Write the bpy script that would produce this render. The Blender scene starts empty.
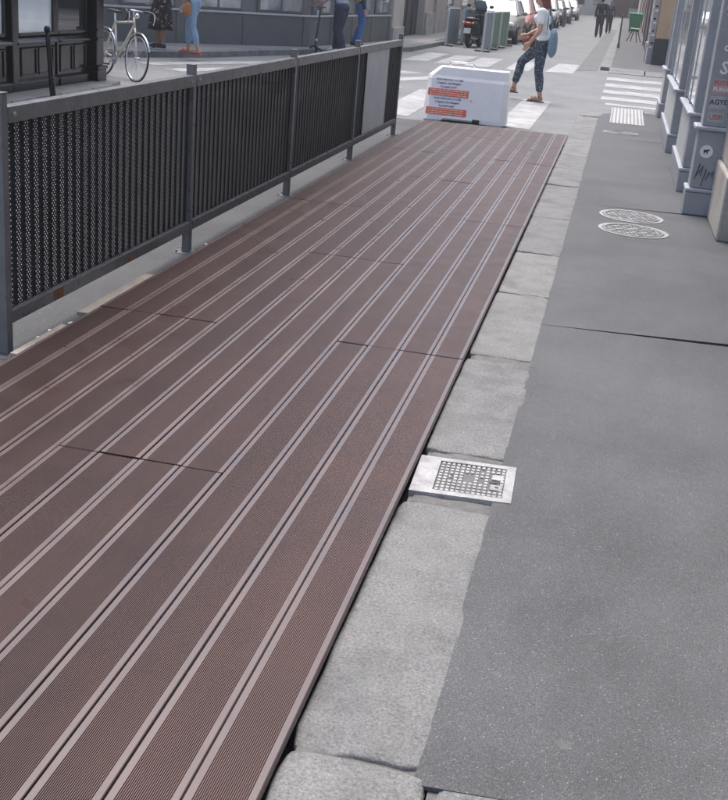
import bpy, bmesh, math, random
from mathutils import Vector, Matrix, noise
random.seed(7)
sc = bpy.context.scene
COL = sc.collection
rad = math.radians

# ------------------------------------------------------------------ camera, world, sun, exposure
YAW, PITCH, ROLL = 0.18658, 0.35147, 0.08685
cyw, syw, cp, sp = math.cos(YAW), math.sin(YAW), math.cos(PITCH), math.sin(PITCH)
fw = Vector((-syw*cp, cyw*cp, -sp)); rt = Vector((cyw, syw, 0)); up = rt.cross(fw)
cr, sr = math.cos(ROLL), math.sin(ROLL)
rx = rt*cr + up*sr; ux = up*cr - rt*sr
cam = bpy.data.cameras.new('camera'); camo = bpy.data.objects.new('camera', cam); COL.objects.link(camo)
camo.matrix_world = Matrix(((rx.x, ux.x, -fw.x, 0.508), (rx.y, ux.y, -fw.y, 0.0), (rx.z, ux.z, -fw.z, 1.604), (0, 0, 0, 1)))
cam.sensor_fit = 'HORIZONTAL'; cam.sensor_width = 36; cam.lens = 1146.7/728*36
cam.clip_start = 0.05; cam.clip_end = 2000
sc.camera = camo
W = bpy.data.worlds.new('World'); sc.world = W; W.use_nodes = True
wn = W.node_tree.nodes; bg = wn['Background']
sky = wn.new('ShaderNodeTexSky'); sky.sky_type = 'NISHITA'; sky.sun_disc = False
SUN_EL, SUN_AZ = rad(70), rad(325)       # azimuth clockwise from +Y
sky.sun_elevation = SUN_EL; sky.sun_rotation = SUN_AZ
sky.air_density = 0.9; sky.dust_density = 5.0; sky.ozone_density = 1.0
W.node_tree.links.new(sky.outputs[0], bg.inputs[0]); bg.inputs[1].default_value = 0.15
sl = bpy.data.lights.new('sun', 'SUN'); sl.energy = 1.0; sl.angle = rad(28); sl.color = (1, 0.985, 0.965)
so = bpy.data.objects.new('sun', sl); COL.objects.link(so)
so.rotation_euler = Vector((math.sin(SUN_AZ)*math.cos(SUN_EL), math.cos(SUN_AZ)*math.cos(SUN_EL), math.sin(SUN_EL))).to_track_quat('Z', 'Y').to_euler()
so.location = (0, 0, 30)
sc.view_settings.view_transform = 'Standard'; sc.view_settings.look = 'None'
sc.view_settings.gamma = 1; sc.view_settings.exposure = 1.1
sc.render.resolution_x = 932; sc.render.resolution_y = 1024

# ------------------------------------------------------------------ materials
MATS = {}
def nodes_of(name):
    m = bpy.data.materials.new(name); m.use_nodes = True
    nt = m.node_tree; b = nt.nodes['Principled BSDF']
    return m, nt, b
def N(nt, t, **k):
    n = nt.nodes.new(t)
    for a, v in k.items(): setattr(n, a, v)
    return n
def L(nt, a, b): nt.links.new(a, b)
def math_n(nt, op, a, b=None):
    n = N(nt, 'ShaderNodeMath', operation=op)
    for i, v in enumerate((a, b)):
        if v is None: continue
        if isinstance(v, (int, float)): n.inputs[i].default_value = v
        else: L(nt, v, n.inputs[i])
    return n.outputs[0]
def noise_n(nt, vec, scale, detail=3, rough=0.55):
    n = N(nt, 'ShaderNodeTexNoise'); n.inputs['Scale'].default_value = scale
    n.inputs['Detail'].default_value = detail; n.inputs['Roughness'].default_value = rough
    L(nt, vec, n.inputs['Vector']); return n.outputs['Fac']
def ramp(nt, fac, stops):
    r = N(nt, 'ShaderNodeValToRGB'); e = r.color_ramp.elements
    e[0].position, e[0].color = stops[0][0], (*stops[0][1], 1)
    e[1].position, e[1].color = stops[-1][0], (*stops[-1][1], 1)
    for p, c in stops[1:-1]:
        x = e.new(p); x.color = (*c, 1)
    L(nt, fac, r.inputs[0]); return r.outputs[0]
def mixc(nt, mode, fac, a, b):
    n = N(nt, 'ShaderNodeMix', data_type='RGBA', blend_type=mode)
    if isinstance(fac, (int, float)): n.inputs['Factor'].default_value = fac
    else: L(nt, fac, n.inputs['Factor'])
    for i, v in ((6, a), (7, b)):
        if isinstance(v, tuple): n.inputs[i].default_value = (*v, 1)
        else: L(nt, v, n.inputs[i])
    return n.outputs[2]
def g3(v): return (v, v, v)
def mat(name, col, rough=0.6, metal=0.0, var=0.15, vs=3.0, fine=0.0, fs=120.0, bump=0.0, bs=150.0, rnd=0.0, spec=0.5):
    """plain procedural material: world-space blotches, fine grain, relief"""
    if name in MATS: return MATS[name]
    m, nt, b = nodes_of(name)
    pos = N(nt, 'ShaderNodeNewGeometry').outputs['Position']
    f = noise_n(nt, pos, vs, 4, 0.6)
    c = mixc(nt, 'MULTIPLY', 1.0, col, ramp(nt, f, [(0.25, g3(1-var)), (0.75, g3(1+var))]))
    if fine:
        c = mixc(nt, 'MULTIPLY', 1.0, c, ramp(nt, noise_n(nt, pos, fs, 2, 0.7), [(0.3, g3(1-fine)), (0.7, g3(1+fine))]))
    if rnd:
        r = N(nt, 'ShaderNodeObjectInfo').outputs['Random']
        c = mixc(nt, 'MULTIPLY', 1.0, c, ramp(nt, r, [(0, g3(1-rnd)), (1, g3(1+rnd))]))
    L(nt, c, b.inputs['Base Color'])
    b.inputs['Roughness'].default_value = rough; b.inputs['Metallic'].default_value = metal
    b.inputs['Specular IOR Level'].default_value = spec
    rr = ramp(nt, noise_n(nt, pos, vs*2.3, 3), [(0.3, g3(max(0.02, rough-0.08))), (0.7, g3(min(1, rough+0.1)))])
    L(nt, rr, b.inputs['Roughness'])
    if bump:
        bn = N(nt, 'ShaderNodeBump'); bn.inputs['Strength'].default_value = bump; bn.inputs['Distance'].default_value = 0.004
        L(nt, noise_n(nt, pos, bs, 3, 0.7), bn.inputs['Height']); L(nt, bn.outputs[0], b.inputs['Normal'])
    MATS[name] = m; return m

def asphalt(name, base, speck=0.5, blot=0.16, blue=1.03, sheen=0.0):
    m, nt, b = nodes_of(name)
    pos = N(nt, 'ShaderNodeNewGeometry').outputs['Position']
    c0 = (base*.965, base*1.005, base*blue)
    c = mixc(nt, 'MULTIPLY', 1.0, c0, ramp(nt, noise_n(nt, pos, 1.1, 6, 0.62), [(0.28, g3(1-blot)), (0.5, g3(1)), (0.75, g3(1+blot))]))
    c = mixc(nt, 'MULTIPLY', 1.0, c, ramp(nt, noise_n(nt, pos, 9.0, 3, 0.6), [(0.3, g3(0.93)), (0.7, g3(1.07))]))
    c = mixc(nt, 'MULTIPLY', 1.0, c, ramp(nt, noise_n(nt, pos, 230, 3, 0.85), [(0.34, g3(0.45)), (0.5, g3(0.95)), (0.68, g3(1.75))]))
    v = N(nt, 'ShaderNodeTexVoronoi'); v.inputs['Scale'].default_value = 95; L(nt, pos, v.inputs['Vector'])
    # only some cells carry a pale stone
    sep = N(nt, 'ShaderNodeSeparateColor'); L(nt, v.outputs['Color'], sep.inputs[0])
    pick = math_n(nt, 'GREATER_THAN', sep.outputs[0], 0.86)
    near = math_n(nt, 'LESS_THAN', v.outputs['Distance'], math_n(nt, 'MULTIPLY', sep.outputs[2], 0.36))
    sz = math_n(nt, 'MULTIPLY', math_n(nt, 'MULTIPLY', pick, near), speck)
    c = mixc(nt, 'MIX', sz, c, (0.42, 0.42, 0.42))
    dk = math_n(nt, 'LESS_THAN', sep.outputs[1], 0.06)
    c = mixc(nt, 'MIX', math_n(nt, 'MULTIPLY', math_n(nt, 'MULTIPLY', dk, math_n(nt, 'LESS_THAN', v.outputs['Distance'], 0.3)), 0.6), c, g3(base*0.45))
    v3 = N(nt, 'ShaderNodeTexVoronoi'); v3.inputs['Scale'].default_value = 190; L(nt, pos, v3.inputs['Vector'])
    s3 = N(nt, 'ShaderNodeSeparateColor'); L(nt, v3.outputs['Color'], s3.inputs[0])
    pk = math_n(nt, 'MULTIPLY', math_n(nt, 'GREATER_THAN', s3.outputs[0], 0.72), math_n(nt, 'LESS_THAN', v3.outputs['Distance'], 0.42))
    c = mixc(nt, 'MIX', math_n(nt, 'MULTIPLY', pk, math_n(nt, 'MULTIPLY', s3.outputs[1], speck*0.8)), c, (0.24, 0.24, 0.235))
    c = mixc(nt, 'MULTIPLY', 1.0, c, ramp(nt, noise_n(nt, pos, 0.55, 5, 0.75), [(0.38, g3(0.93)), (0.55, g3(1.02))]))
    v2 = N(nt, 'ShaderNodeTexVoronoi'); v2.inputs['Scale'].default_value = 6.5; L(nt, pos, v2.inputs['Vector'])
    s2 = N(nt, 'ShaderNodeSeparateColor'); L(nt, v2.outputs['Color'], s2.inputs[0])
    gum = math_n(nt, 'MULTIPLY', math_n(nt, 'GREATER_THAN', s2.outputs[0], 0.72), math_n(nt, 'LESS_THAN', math_n(nt, 'ADD', v2.outputs['Distance'], math_n(nt, 'MULTIPLY', noise_n(nt, pos, 60, 2), 0.08)), math_n(nt, 'ADD', math_n(nt, 'MULTIPLY', s2.outputs[1], 0.09), 0.06)))
    c = mixc(nt, 'MIX', math_n(nt, 'MULTIPLY', gum, math_n(nt, 'MULTIPLY', s2.outputs[2], 0.12)), c, (0.30, 0.30, 0.30))
    b.inputs['Sheen Weight'].default_value = sheen; b.inputs['Sheen Roughness'].default_value = 0.25
    L(nt, c, b.inputs['Base Color']); b.inputs['Roughness'].default_value = 0.72
    bn = N(nt, 'ShaderNodeBump'); bn.inputs['Strength'].default_value = 0.55; bn.inputs['Distance'].default_value = 0.003
    L(nt, noise_n(nt, pos, 260, 3, 0.75), bn.inputs['Height']); L(nt, bn.outputs[0], b.inputs['Normal'])
    MATS[name] = m; return m
def granite(name, base=0.34):
    m, nt, b = nodes_of(name)
    pos = N(nt, 'ShaderNodeNewGeometry').outputs['Position']
    c = ramp(nt, noise_n(nt, pos, 125, 4, 0.85), [(0.32, g3(base*0.34)), (0.45, g3(base*0.86)), (0.58, (base*1.2, base*1.2, base*1.16)), (0.72, g3(base*1.8))])
    c = mixc(nt, 'MULTIPLY', 1.0, c, ramp(nt, noise_n(nt, pos, 7, 5, 0.65), [(0.28, (0.74, 0.74, 0.74)), (0.55, g3(1.0)), (0.75, (1.12, 1.12, 1.09))]))
    r = N(nt, 'ShaderNodeObjectInfo').outputs['Random']
    c = mixc(nt, 'MULTIPLY', 1.0, c, ramp(nt, r, [(0, (0.9, 0.9, 0.91)), (1, (1.08, 1.08, 1.06))]))
    c = mixc(nt, 'MULTIPLY', 1.0, c, (0.955, 0.98, 1.0))
    c = mixc(nt, 'MULTIPLY', 1.0, c, ramp(nt, noise_n(nt, pos, 2.4, 6, 0.7), [(0.36, (0.72, 0.72, 0.73)), (0.5, g3(1.0))]))
    c = mixc(nt, 'MIX', ramp(nt, noise_n(nt, pos, 26, 3, 0.7), [(0.69, g3(0)), (0.76, g3(0.4))]), c, (0.07, 0.07, 0.072))
    L(nt, c, b.inputs['Base Color']); b.inputs['Roughness'].default_value = 0.68
    bn = N(nt, 'ShaderNodeBump'); bn.inputs['Strength'].default_value = 0.7; bn.inputs['Distance'].default_value = 0.004
    L(nt, noise_n(nt, pos, 120, 4, 0.8), bn.inputs['Height']); L(nt, bn.outputs[0], b.inputs['Normal'])
    MATS[name] = m; return m
def wpc(name, col, rough, spec, fine, bump, dust=0.12):
    m, nt, b = nodes_of(name)
    geo = N(nt, 'ShaderNodeNewGeometry').outputs['Position']
    mp = N(nt, 'ShaderNodeMapping'); mp.inputs['Scale'].default_value = (1, 0.12, 1); L(nt, geo, mp.inputs[0])
    st = mp.outputs[0]
    c = mixc(nt, 'MULTIPLY', 1.0, col, ramp(nt, noise_n(nt, st, 9, 4, 0.6), [(0.25, (0.86, 0.86, 0.87)), (0.75, (1.14, 1.13, 1.12))]))
    c = mixc(nt, 'MULTIPLY', 1.0, c, ramp(nt, noise_n(nt, geo, 2.6, 4, 0.6), [(0.3, (0.88, 0.9, 0.91)), (0.5, g3(1)), (0.72, (1.12, 1.05, 1.02))]))
    c = mixc(nt, 'MULTIPLY', 1.0, c, ramp(nt, noise_n(nt, geo, 420, 2, 0.7), [(0.3, g3(1-fine)), (0.7, g3(1+fine))]))
    r = N(nt, 'ShaderNodeObjectInfo').outputs['Random']
    c = mixc(nt, 'MULTIPLY', 1.0, c, ramp(nt, r, [(0, (0.87, 0.86, 0.87)), (1, (1.13, 1.12, 1.11))]))
    # dust and dried splashes
    d = ramp(nt, noise_n(nt, geo, 34, 5, 0.7), [(0.68, g3(0)), (0.82, g3(dust))])
    c = mixc(nt, 'MIX', d, c, (0.42, 0.37, 0.35))
    L(nt, c, b.inputs['Base Color'])
    rr = ramp(nt, noise_n(nt, geo, 6, 4), [(0.3, g3(rough-0.07)), (0.7, g3(rough+0.09))]); L(nt, rr, b.inputs['Roughness'])
    b.inputs['Specular IOR Level'].default_value = spec
    b.inputs['Sheen Weight'].default_value = 0.6; b.inputs['Sheen Roughness'].default_value = 0.22; b.inputs['Sheen Tint'].default_value = (0.9, 0.84, 0.82, 1)
    bn = N(nt, 'ShaderNodeBump'); bn.inputs['Strength'].default_value = bump; bn.inputs['Distance'].default_value = 0.001
    L(nt, noise_n(nt, geo, 500, 2, 0.8), bn.inputs['Height']); L(nt, bn.outputs[0], b.inputs['Normal'])
    MATS[name] = m; return m
def perforated(name, col):
    """sheet metal with round holes punched in staggered rows on the front flats (object space: y along, z up)"""
    m, nt, b = nodes_of(name)
    tc = N(nt, 'ShaderNodeTexCoord').outputs['Object']
    s = N(nt, 'ShaderNodeSeparateXYZ'); L(nt, tc, s.inputs[0])
    u = math_n(nt, 'MODULO', s.outputs[1], 0.085)
    inside = math_n(nt, 'MULTIPLY', math_n(nt, 'GREATER_THAN', u, 0.002), math_n(nt, 'LESS_THAN', u, 0.055))
    PY, PZ, RR = 0.0215, 0.0240, 0.0045
    masks = []
    for oy, oz in ((0.0, 0.0), (PY/2, PZ/2)):
        a = math_n(nt, 'SUBTRACT', math_n(nt, 'MODULO', math_n(nt, 'ADD', u, oy + 0.0005), PY), PY/2)
        c = math_n(nt, 'SUBTRACT', math_n(nt, 'MODULO', math_n(nt, 'ADD', s.outputs[2], oz), PZ), PZ/2)
        d = math_n(nt, 'SQRT', math_n(nt, 'ADD', math_n(nt, 'MULTIPLY', a, a), math_n(nt, 'MULTIPLY', c, c)))
        masks.append(math_n(nt, 'LESS_THAN', d, RR))
    hole = math_n(nt, 'MULTIPLY', math_n(nt, 'MAXIMUM', masks[0], masks[1]), inside)
    L(nt, math_n(nt, 'SUBTRACT', 1.0, hole), b.inputs['Alpha'])
    pos = N(nt, 'ShaderNodeNewGeometry').outputs['Position']
    cc = mixc(nt, 'MULTIPLY', 1.0, col, ramp(nt, noise_n(nt, pos, 3.5, 5, 0.65), [(0.3, g3(0.75)), (0.75, g3(1.4))]))
    L(nt, cc, b.inputs['Base Color']); b.inputs['Roughness'].default_value = 0.55; b.inputs['Specular IOR Level'].default_value = 0.2
    MATS[name] = m; return m
def glass(name, tint=(0.75, 0.8, 0.8), dark=(0.02, 0.025, 0.025), fac=0.55, rough=0.04):
    """shop pane: mirror-like coat over a base mottled between dark and tint"""
    m, nt, b = nodes_of(name)
    pos = N(nt, 'ShaderNodeNewGeometry').outputs['Position']
    c = mixc(nt, 'MIX', ramp(nt, noise_n(nt, pos, 1.6, 3), [(0.35, g3(0)), (0.7, g3(1))]), dark, tint)
    L(nt, c, b.inputs['Base Color'])
    b.inputs['Roughness'].default_value = rough; b.inputs['Specular IOR Level'].default_value = 0.9
    b.inputs['Coat Weight'].default_value = fac; b.inputs['Coat Roughness'].default_value = 0.02
    MATS[name] = m; return m

M_ROAD = asphalt('road_asphalt', 0.17, 0.25, 0.14, 1.03, 0.1)
M_PAVE = asphalt('pavement_asphalt', 0.078, 0.6, 0.26, 1.07, 0.45)
M_PATCH = asphalt('patch_asphalt', 0.115, 0.2)
M_GRAN = granite('kerb_granite', 0.18)
M_MORT = mat('mortar', (0.13, 0.13, 0.127), 0.85, var=0.25, vs=25, fine=0.2, fs=220, bump=0.7, bs=90)
M_JOINT = mat('bitumen_joint', (0.018, 0.018, 0.02), 0.8)
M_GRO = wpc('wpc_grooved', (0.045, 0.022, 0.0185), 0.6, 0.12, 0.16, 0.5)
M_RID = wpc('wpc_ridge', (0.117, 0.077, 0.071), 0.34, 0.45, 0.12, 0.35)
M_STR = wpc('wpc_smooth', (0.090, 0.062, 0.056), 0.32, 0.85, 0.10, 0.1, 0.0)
M_UNDER = mat('joist_dark', (0.012, 0.01, 0.01), 0.9)
M_FENCE = mat('fence_steel', (0.135, 0.138, 0.142), 0.33, metal=0.1, var=0.2, vs=7, fine=0.08, fs=60)
M_PANEL = perforated('perforated_sheet', (0.027, 0.030, 0.034))
M_PLATE = mat('grey_sheet', (0.42, 0.43, 0.45), 0.5, var=0.1, vs=3, fine=0.05, fs=30)
M_RUST = mat('rust', (0.16, 0.07, 0.035), 0.85, var=0.5, vs=40)
M_WOODP = mat('raw_plywood', (0.33, 0.29, 0.24), 0.8, var=0.25, vs=9, fine=0.15, fs=80, bump=0.3, bs=60)
M_LITTER = mat('litter_white', (0.75, 0.75, 0.75), 0.7)
M_STEEL = mat('worn_steel', (0.34, 0.34, 0.34), 0.5, metal=0.2, var=0.35, vs=14, fine=0.2, fs=150, bump=0.25, bs=120)
M_IRON = mat('cast_iron', (0.12, 0.118, 0.115), 0.6, metal=0.2, var=0.2, vs=20, fine=0.15, fs=180, bump=0.3, bs=140)
M_WPLAS = mat('white_plastic', (0.86, 0.86, 0.87), 0.5, var=0.06, vs=4, fine=0.03, fs=40, bump=0.08, bs=20)
M_BLKPL = mat('black_plastic', (0.02, 0.02, 0.022), 0.5)
M_RUB = mat('rubber', (0.018, 0.018, 0.018), 0.8)
M_CHROME = mat('bright_metal', (0.65, 0.65, 0.66), 0.22, metal=0.9, var=0.05)
M_REDINK = mat('red_print', (0.72, 0.14, 0.11), 0.55, var=0.1)
M_INK = mat('violet_ink', (0.10, 0.08, 0.20), 0.6)
M_PAPER = mat('pale_print', (0.85, 0.62, 0.45), 0.6)
def worn_paint(name):
    m, nt, b = nodes_of(name); pos = N(nt, 'ShaderNodeNewGeometry').outputs['Position']
    w = math_n(nt, 'ADD', math_n(nt, 'MULTIPLY', noise_n(nt, pos, 3.2, 6, 0.7), 0.6), math_n(nt, 'MULTIPLY', noise_n(nt, pos, 55, 3, 0.7), 0.4))
    c = mixc(nt, 'MIX', ramp(nt, w, [(0.42, g3(0.85)), (0.6, g3(0))]), (0.42, 0.425, 0.43), (0.20, 0.20, 0.205))
    L(nt, c, b.inputs['Base Color']); b.inputs['Roughness'].default_value = 0.65; return m
M_PAINT = worn_paint('road_paint')
M_TACT = mat('tactile_white', (0.40, 0.40, 0.40), 0.65, var=0.1, vs=6, fine=0.1, fs=60)

# ------------------------------------------------------------------ mesh helpers
class MB:
    def __init__(s): s.v = []; s.f = []; s.mi = []
    def add(s, vs, fs, m=0):
        o = len(s.v); s.v += [tuple(v) for v in vs]
        for f in fs: s.f.append(tuple(i+o for i in f)); s.mi.append(m)
        return s
    def box(s, x0, x1, y0, y1, z0, z1, m=0):
        return s.add([(x0,y0,z0),(x1,y0,z0),(x1,y1,z0),(x0,y1,z0),(x0,y0,z1),(x1,y0,z1),(x1,y1,z1),(x0,y1,z1)],
                     [(0,3,2,1),(4,5,6,7),(0,1,5,4),(1,2,6,5),(2,3,7,6),(3,0,4,7)], m)
    def obox(s, a, b, t, z0, z1, m=0, side=0.0):
        """upright slab along plan segment a-b, thickness t centred (shifted sideways by side)"""
        d = Vector((b[0]-a[0], b[1]-a[1])).normalized(); n = Vector((-d.y, d.x))
        q = [Vector(a)+n*(side-t/2), Vector(b)+n*(side-t/2), Vector(b)+n*(side+t/2), Vector(a)+n*(side+t/2)]
        return s.prism(q, z0, z1, m)
    def prism(s, poly, z0, z1, m=0):
        n = len(poly); vs = [(p[0], p[1], z0) for p in poly]+[(p[0], p[1], z1) for p in poly]
        fs = [tuple(range(n-1, -1, -1)), tuple(range(n, 2*n))]+[(i, (i+1) % n, n+(i+1) % n, n+i) for i in range(n)]
        return s.add(vs, fs, m)
    def loft(s, rings, caps=True, m=0, closed=False):
        n = len(rings[0]); vs = [v for r in rings for v in r]; fs = []
        K = len(rings)
        for k in range(K if closed else K-1):
            k2 = (k+1) % K
            for i in range(n): fs.append((k*n+i, k*n+(i+1) % n, k2*n+(i+1) % n, k2*n+i))
        if caps and not closed: fs += [tuple(range(n-1, -1, -1)), tuple((K-1)*n+i for i in range(n))]
        return s.add(vs, fs, m)
    def tube(s, pts, r, seg=8, closed=False, m=0):
        pts = [Vector(p) for p in pts]; rings = []; K = len(pts); prev = None
        for i, p in enumerate(pts):
            if closed: d = pts[(i+1) % K]-pts[i-1]
            else: d = pts[min(i+1, K-1)]-pts[max(i-1, 0)]
            d.normalize()
            if prev is None:
                a = Vector((0, 0, 1)) if abs(d.z) < 0.9 else Vector((1, 0, 0)); x = d.cross(a).normalized()
            else: x = (prev - d*prev.dot(d)).normalized()
            prev = x; y = d.cross(x); rr = r[i] if isinstance(r, (list, tuple)) else r
            rings.append([p+(x*math.cos(t)+y*math.sin(t))*rr for t in [2*math.pi*j/seg for j in range(seg)]])
        return s.loft(rings, True, m, closed)
    def cyl(s, p0, p1, r0, r1=None, seg=16, m=0): return s.tube([p0, p1], [r0, r0 if r1 is None else r1], seg, False, m)
    def ell(s, c, r, seg=14, m=0, rot=None):
        rings = []; K = seg//2+1
        vs = []; fs = []
        for k in range(1, K):
            ph = math.pi*k/K
            vs += [Vector((math.sin(ph)*math.cos(2*math.pi*j/seg)*r[0], math.sin(ph)*math.sin(2*math.pi*j/seg)*r[1], math.cos(ph)*r[2])) for j in range(seg)]
        top = len(vs); vs += [Vector((0, 0, r[2])), Vector((0, 0, -r[2]))]
        for k in range(K-2):
            for j in range(seg): fs.append((k*seg+j, (k+1)*seg+j, (k+1)*seg+(j+1) % seg, k*seg+(j+1) % seg))
        for j in range(seg):
            fs.append((top, j, (j+1) % seg)); fs.append((top+1, (K-2)*seg+(j+1) % seg, (K-2)*seg+j))
        if rot: vs = [rot @ v for v in vs]
        return s.add([v+Vector(c) for v in vs], fs, m)
    def mesh(s, name, mats):
        me = bpy.data.meshes.new(name); me.from_pydata(s.v, [], s.f)
        for k in (mats if isinstance(mats, (list, tuple)) else [mats]): me.materials.append(k)
        me.polygons.foreach_set('material_index', s.mi); me.update(); return me
    def build(s, name, mats, parent=None, bevel=0, smooth=False, seg=2, loc=None):
        o = link(name, s.mesh(name, mats), parent, loc)
        if smooth: shade(o)
        if bevel:
            b = o.modifiers.new('bevel', 'BEVEL'); b.width = bevel; b.segments = seg; b.limit_method = 'ANGLE'; b.angle_limit = rad(40)
        return o
def link(name, data, parent=None, loc=None):
    o = bpy.data.objects.new(name, data); COL.objects.link(o)
    if parent: o.parent = parent
    if loc: o.location = loc
    return o
def shade(o):
    o.data.polygons.foreach_set('use_smooth', [True]*len(o.data.polygons)); o.data.update()
def empty(name, loc=(0, 0, 0), rz=0):
    o = bpy.data.objects.new(name, None); COL.objects.link(o); o.location = loc; o.rotation_euler = (0, 0, rz); o.empty_display_size = 0.2
    return o
def tag(o, label=None, cat=None, group=None, kind=None):
    if label: o['label'] = label
    if cat: o['category'] = cat
    if group: o['group'] = group
    if kind: o['kind'] = kind
    return o
def text_mesh(name, s, size, m, parent, mw, align='CENTER', ext=0.0006, sx=1.0):
    c = bpy.data.curves.new(name, 'FONT'); c.body = s; c.size = size; c.align_x = align; c.align_y = 'CENTER'; c.extrude = ext; c.offset = size*.022; c.resolution_u = 2
    c.materials.append(m)
    o = bpy.data.objects.new(name, c); COL.objects.link(o)
    TEXTS.append(o); o.parent = parent; o.matrix_local = mw @ Matrix.Diagonal((sx, 1, 1, 1))
    return o
TEXTS = []; BLOBS = []
def nz(x, y, s=1.0, k=0.0): return noise.noise(Vector((x*s, y*s, k)))

# ------------------------------------------------------------------ ground, pavements, kerbs
ROADZ, KZ, PZ_ = -0.12, -0.03, -0.027
b = MB(); b.add([(-400, -300, ROADZ), (400, -300, ROADZ), (400, 600, ROADZ), (-400, 600, ROADZ)], [(0, 1, 2, 3)])
tag(b.build('road', M_ROAD), kind='structure')
b = MB(); b.add([(-0.53, 30.0, ROADZ+.004), (-0.05, 30.6, ROADZ+.004), (-0.03, 75, ROADZ+.004), (-0.53, 75, ROADZ+.004)], [(0, 1, 2, 3)])
tag(b.build('road_patch', M_PATCH), kind='structure')

b = MB(); b.add([(-2.35, -6, ROADZ+.004), (0.03, -6, ROADZ+.004), (0.03, 15.6, ROADZ+.004), (-2.35, 15.5, ROADZ+.004)], [(0, 1, 2, 3)])
tag(b.build('parking_lane', asphalt('lane_asphalt', 0.062, 0.3, 0.25, 1.06)), kind='structure')

# right-hand pavement: dark bed, asphalt bays laid on it with open joints, ragged edge along the kerb
bed = tag(MB().prism([(0.31, 2.12), (2.6, 2.3), (2.6, 19.3), (0.95, 19.2), (0.5, 18.5), (0.31, 17.7)], ROADZ+.002, PZ_-0.012).build('pavement', M_JOINT), kind='structure')
def bay(y0, y1, x0=0.305, x1=2.5, skew=0.10, far=None):
    pts = []
    n = max(6, int((y1-y0)/0.035))
    for i in range(n+1):
        y = y0+(y1-y0)*i/n
        x = x0+0.007*nz(0, y, 2.2)+0.006*nz(3, y, 7)+0.004*nz(5, y, 31)+0.028*max(0, nz(8, y, 4.3)-.42)*2
        if far: x += far(y)
        pts.append((x, y))
    poly = pts+[(x1, y1+skew*(x1-x0)), (x1, y0+skew*(x1-x0))]
    n2 = len(poly)
    m = MB(); m.add([(p[0], p[1], PZ_-0.011) for p in poly]+[(p[0], p[1], PZ_) for p in poly],
                    [tuple(range(n2, 2*n2))[::-1]]+[(i, (i+1) % n2, n2+(i+1) % n2, n2+i) for i in range(n2)])
    bm = bmesh.new(); me = m.mesh('asphalt_bay', M_PAVE); bm.from_mesh(me); bmesh.ops.recalc_face_normals(bm, faces=bm.faces)
    for f in bm.faces:
        if len(f.verts) > 4 and f.normal.z < 0: bmesh.ops.reverse_faces(bm, faces=bm.faces); break
    bm.to_mesh(me); bm.free()
    return link('asphalt_bay', me, bed)
bay(2.055, 5.90, skew=0.06); bay(5.904, 9.83, skew=0.11); bay(9.834, 15.0, skew=0.06)
bay(15.006, 18.80, skew=0.02, far=lambda y: 0 if y < 17.62 else (.95-.645*math.sqrt(max(0, 1-((y-17.62)/1.2578)**2)))-.305)
# granite setts where the asphalt ends beside the camera
def stone(name, x0, x1, y0, y1, zt, parent, amp=0.006, nx=8, ny=None, h=0.09, rnd=0.022, m=M_GRAN, seed=0, edge=0.012, fn=None, crn=.006):
    """hewn block: uneven top, worn arrises, wavy outline"""
    ny = ny or max(6, int((y1-y0)/0.05)); sd = seed*7.31
    xs = [0, .02, .06]+[0.06+0.88*i/(nx-1) for i in range(1, nx-1)]+[.94, .98, 1]
    ly = y1-y0; e1, e2 = 0.006/ly, 0.02/ly
    ys = [0, e1, e2]+[e2+(1-2*e2)*i/(ny-1) for i in range(1, ny-1)]+[1-e2, 1-e1, 1]
    g = []; V = []; F = []
    for j, v in enumerate(ys):
        for i, u in enumerate(xs):
            x = x0+(x1-x0)*u; y = y0+ly*v
            du = min(u, 1-u)*(x1-x0); dv = min(v, 1-v)*ly
            wx = edge*(nz(y, sd, 6)+0.5*nz(y, sd+3, 19))*(1 if u < .5 else -1)*max(0, 1-min(u, 1-u)*3)*(.45 if u < .5 else 1)
            wy = edge*(nz(x, sd+9, 8)+0.5*nz(x, sd+5, 25))*max(0, 1-min(v, 1-v)*ly/0.12)*(1 if v < .5 else -1)
            # rounded corners in plan
            cx = max(0, 0.05-du)/0.05; cy = max(0, 0.05-dv)/0.05
            k = cx*cy*crn
            xx = x+wx+(k if u < .5 else -k); yy = y+wy+(k if v < .5 else -k)
            d = min(du, dv); z = zt-rnd*max(0, 1-d/0.012)**2
            z += amp*(nz(x+sd, y, 3.5)*0.8+nz(x, y+sd, 11)*0.6+nz(x, y+sd, 40)*0.25)
            z -= 0.010*max(0, nz(x, y+sd, 17)-.12)*max(0, 1-d/.05)*(2 if dv < .05 else 1)
            if fn: xx, yy, z = fn(xx, yy, z)
            V.append((xx, yy, z))
    nx_ = len(xs); ny_ = len(ys)
    for j in range(ny_-1):
        for i in range(nx_-1): F.append((j*nx_+i, j*nx_+i+1, (j+1)*nx_+i+1, (j+1)*nx_+i))
    per = [i for i in range(nx_)]+[j*nx_+nx_-1 for j in range(1, ny_)]+[(ny_-1)*nx_+i for i in range(nx_-2, -1, -1)]+[j*nx_ for j in range(ny_-2, 0, -1)]
    o = len(V); V += [(V[p][0], V[p][1], zt-h) for p in per]; n = len(per)
    for q in range(n): F.append((per[q], o+q, o+(q+1) % n, per[(q+1) % n]))
    mb = MB(); mb.add(V, F); ob = mb.build(name, m, parent); shade(ob); return ob
sett = tag(MB().prism([(0.335, 0.6), (2.45, 0.6), (2.45, 2.26), (0.335, 2.115)], ROADZ+.006, PZ_-0.0135).build('granite_paving', M_MORT), kind='structure')
xx = 0.35
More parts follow.
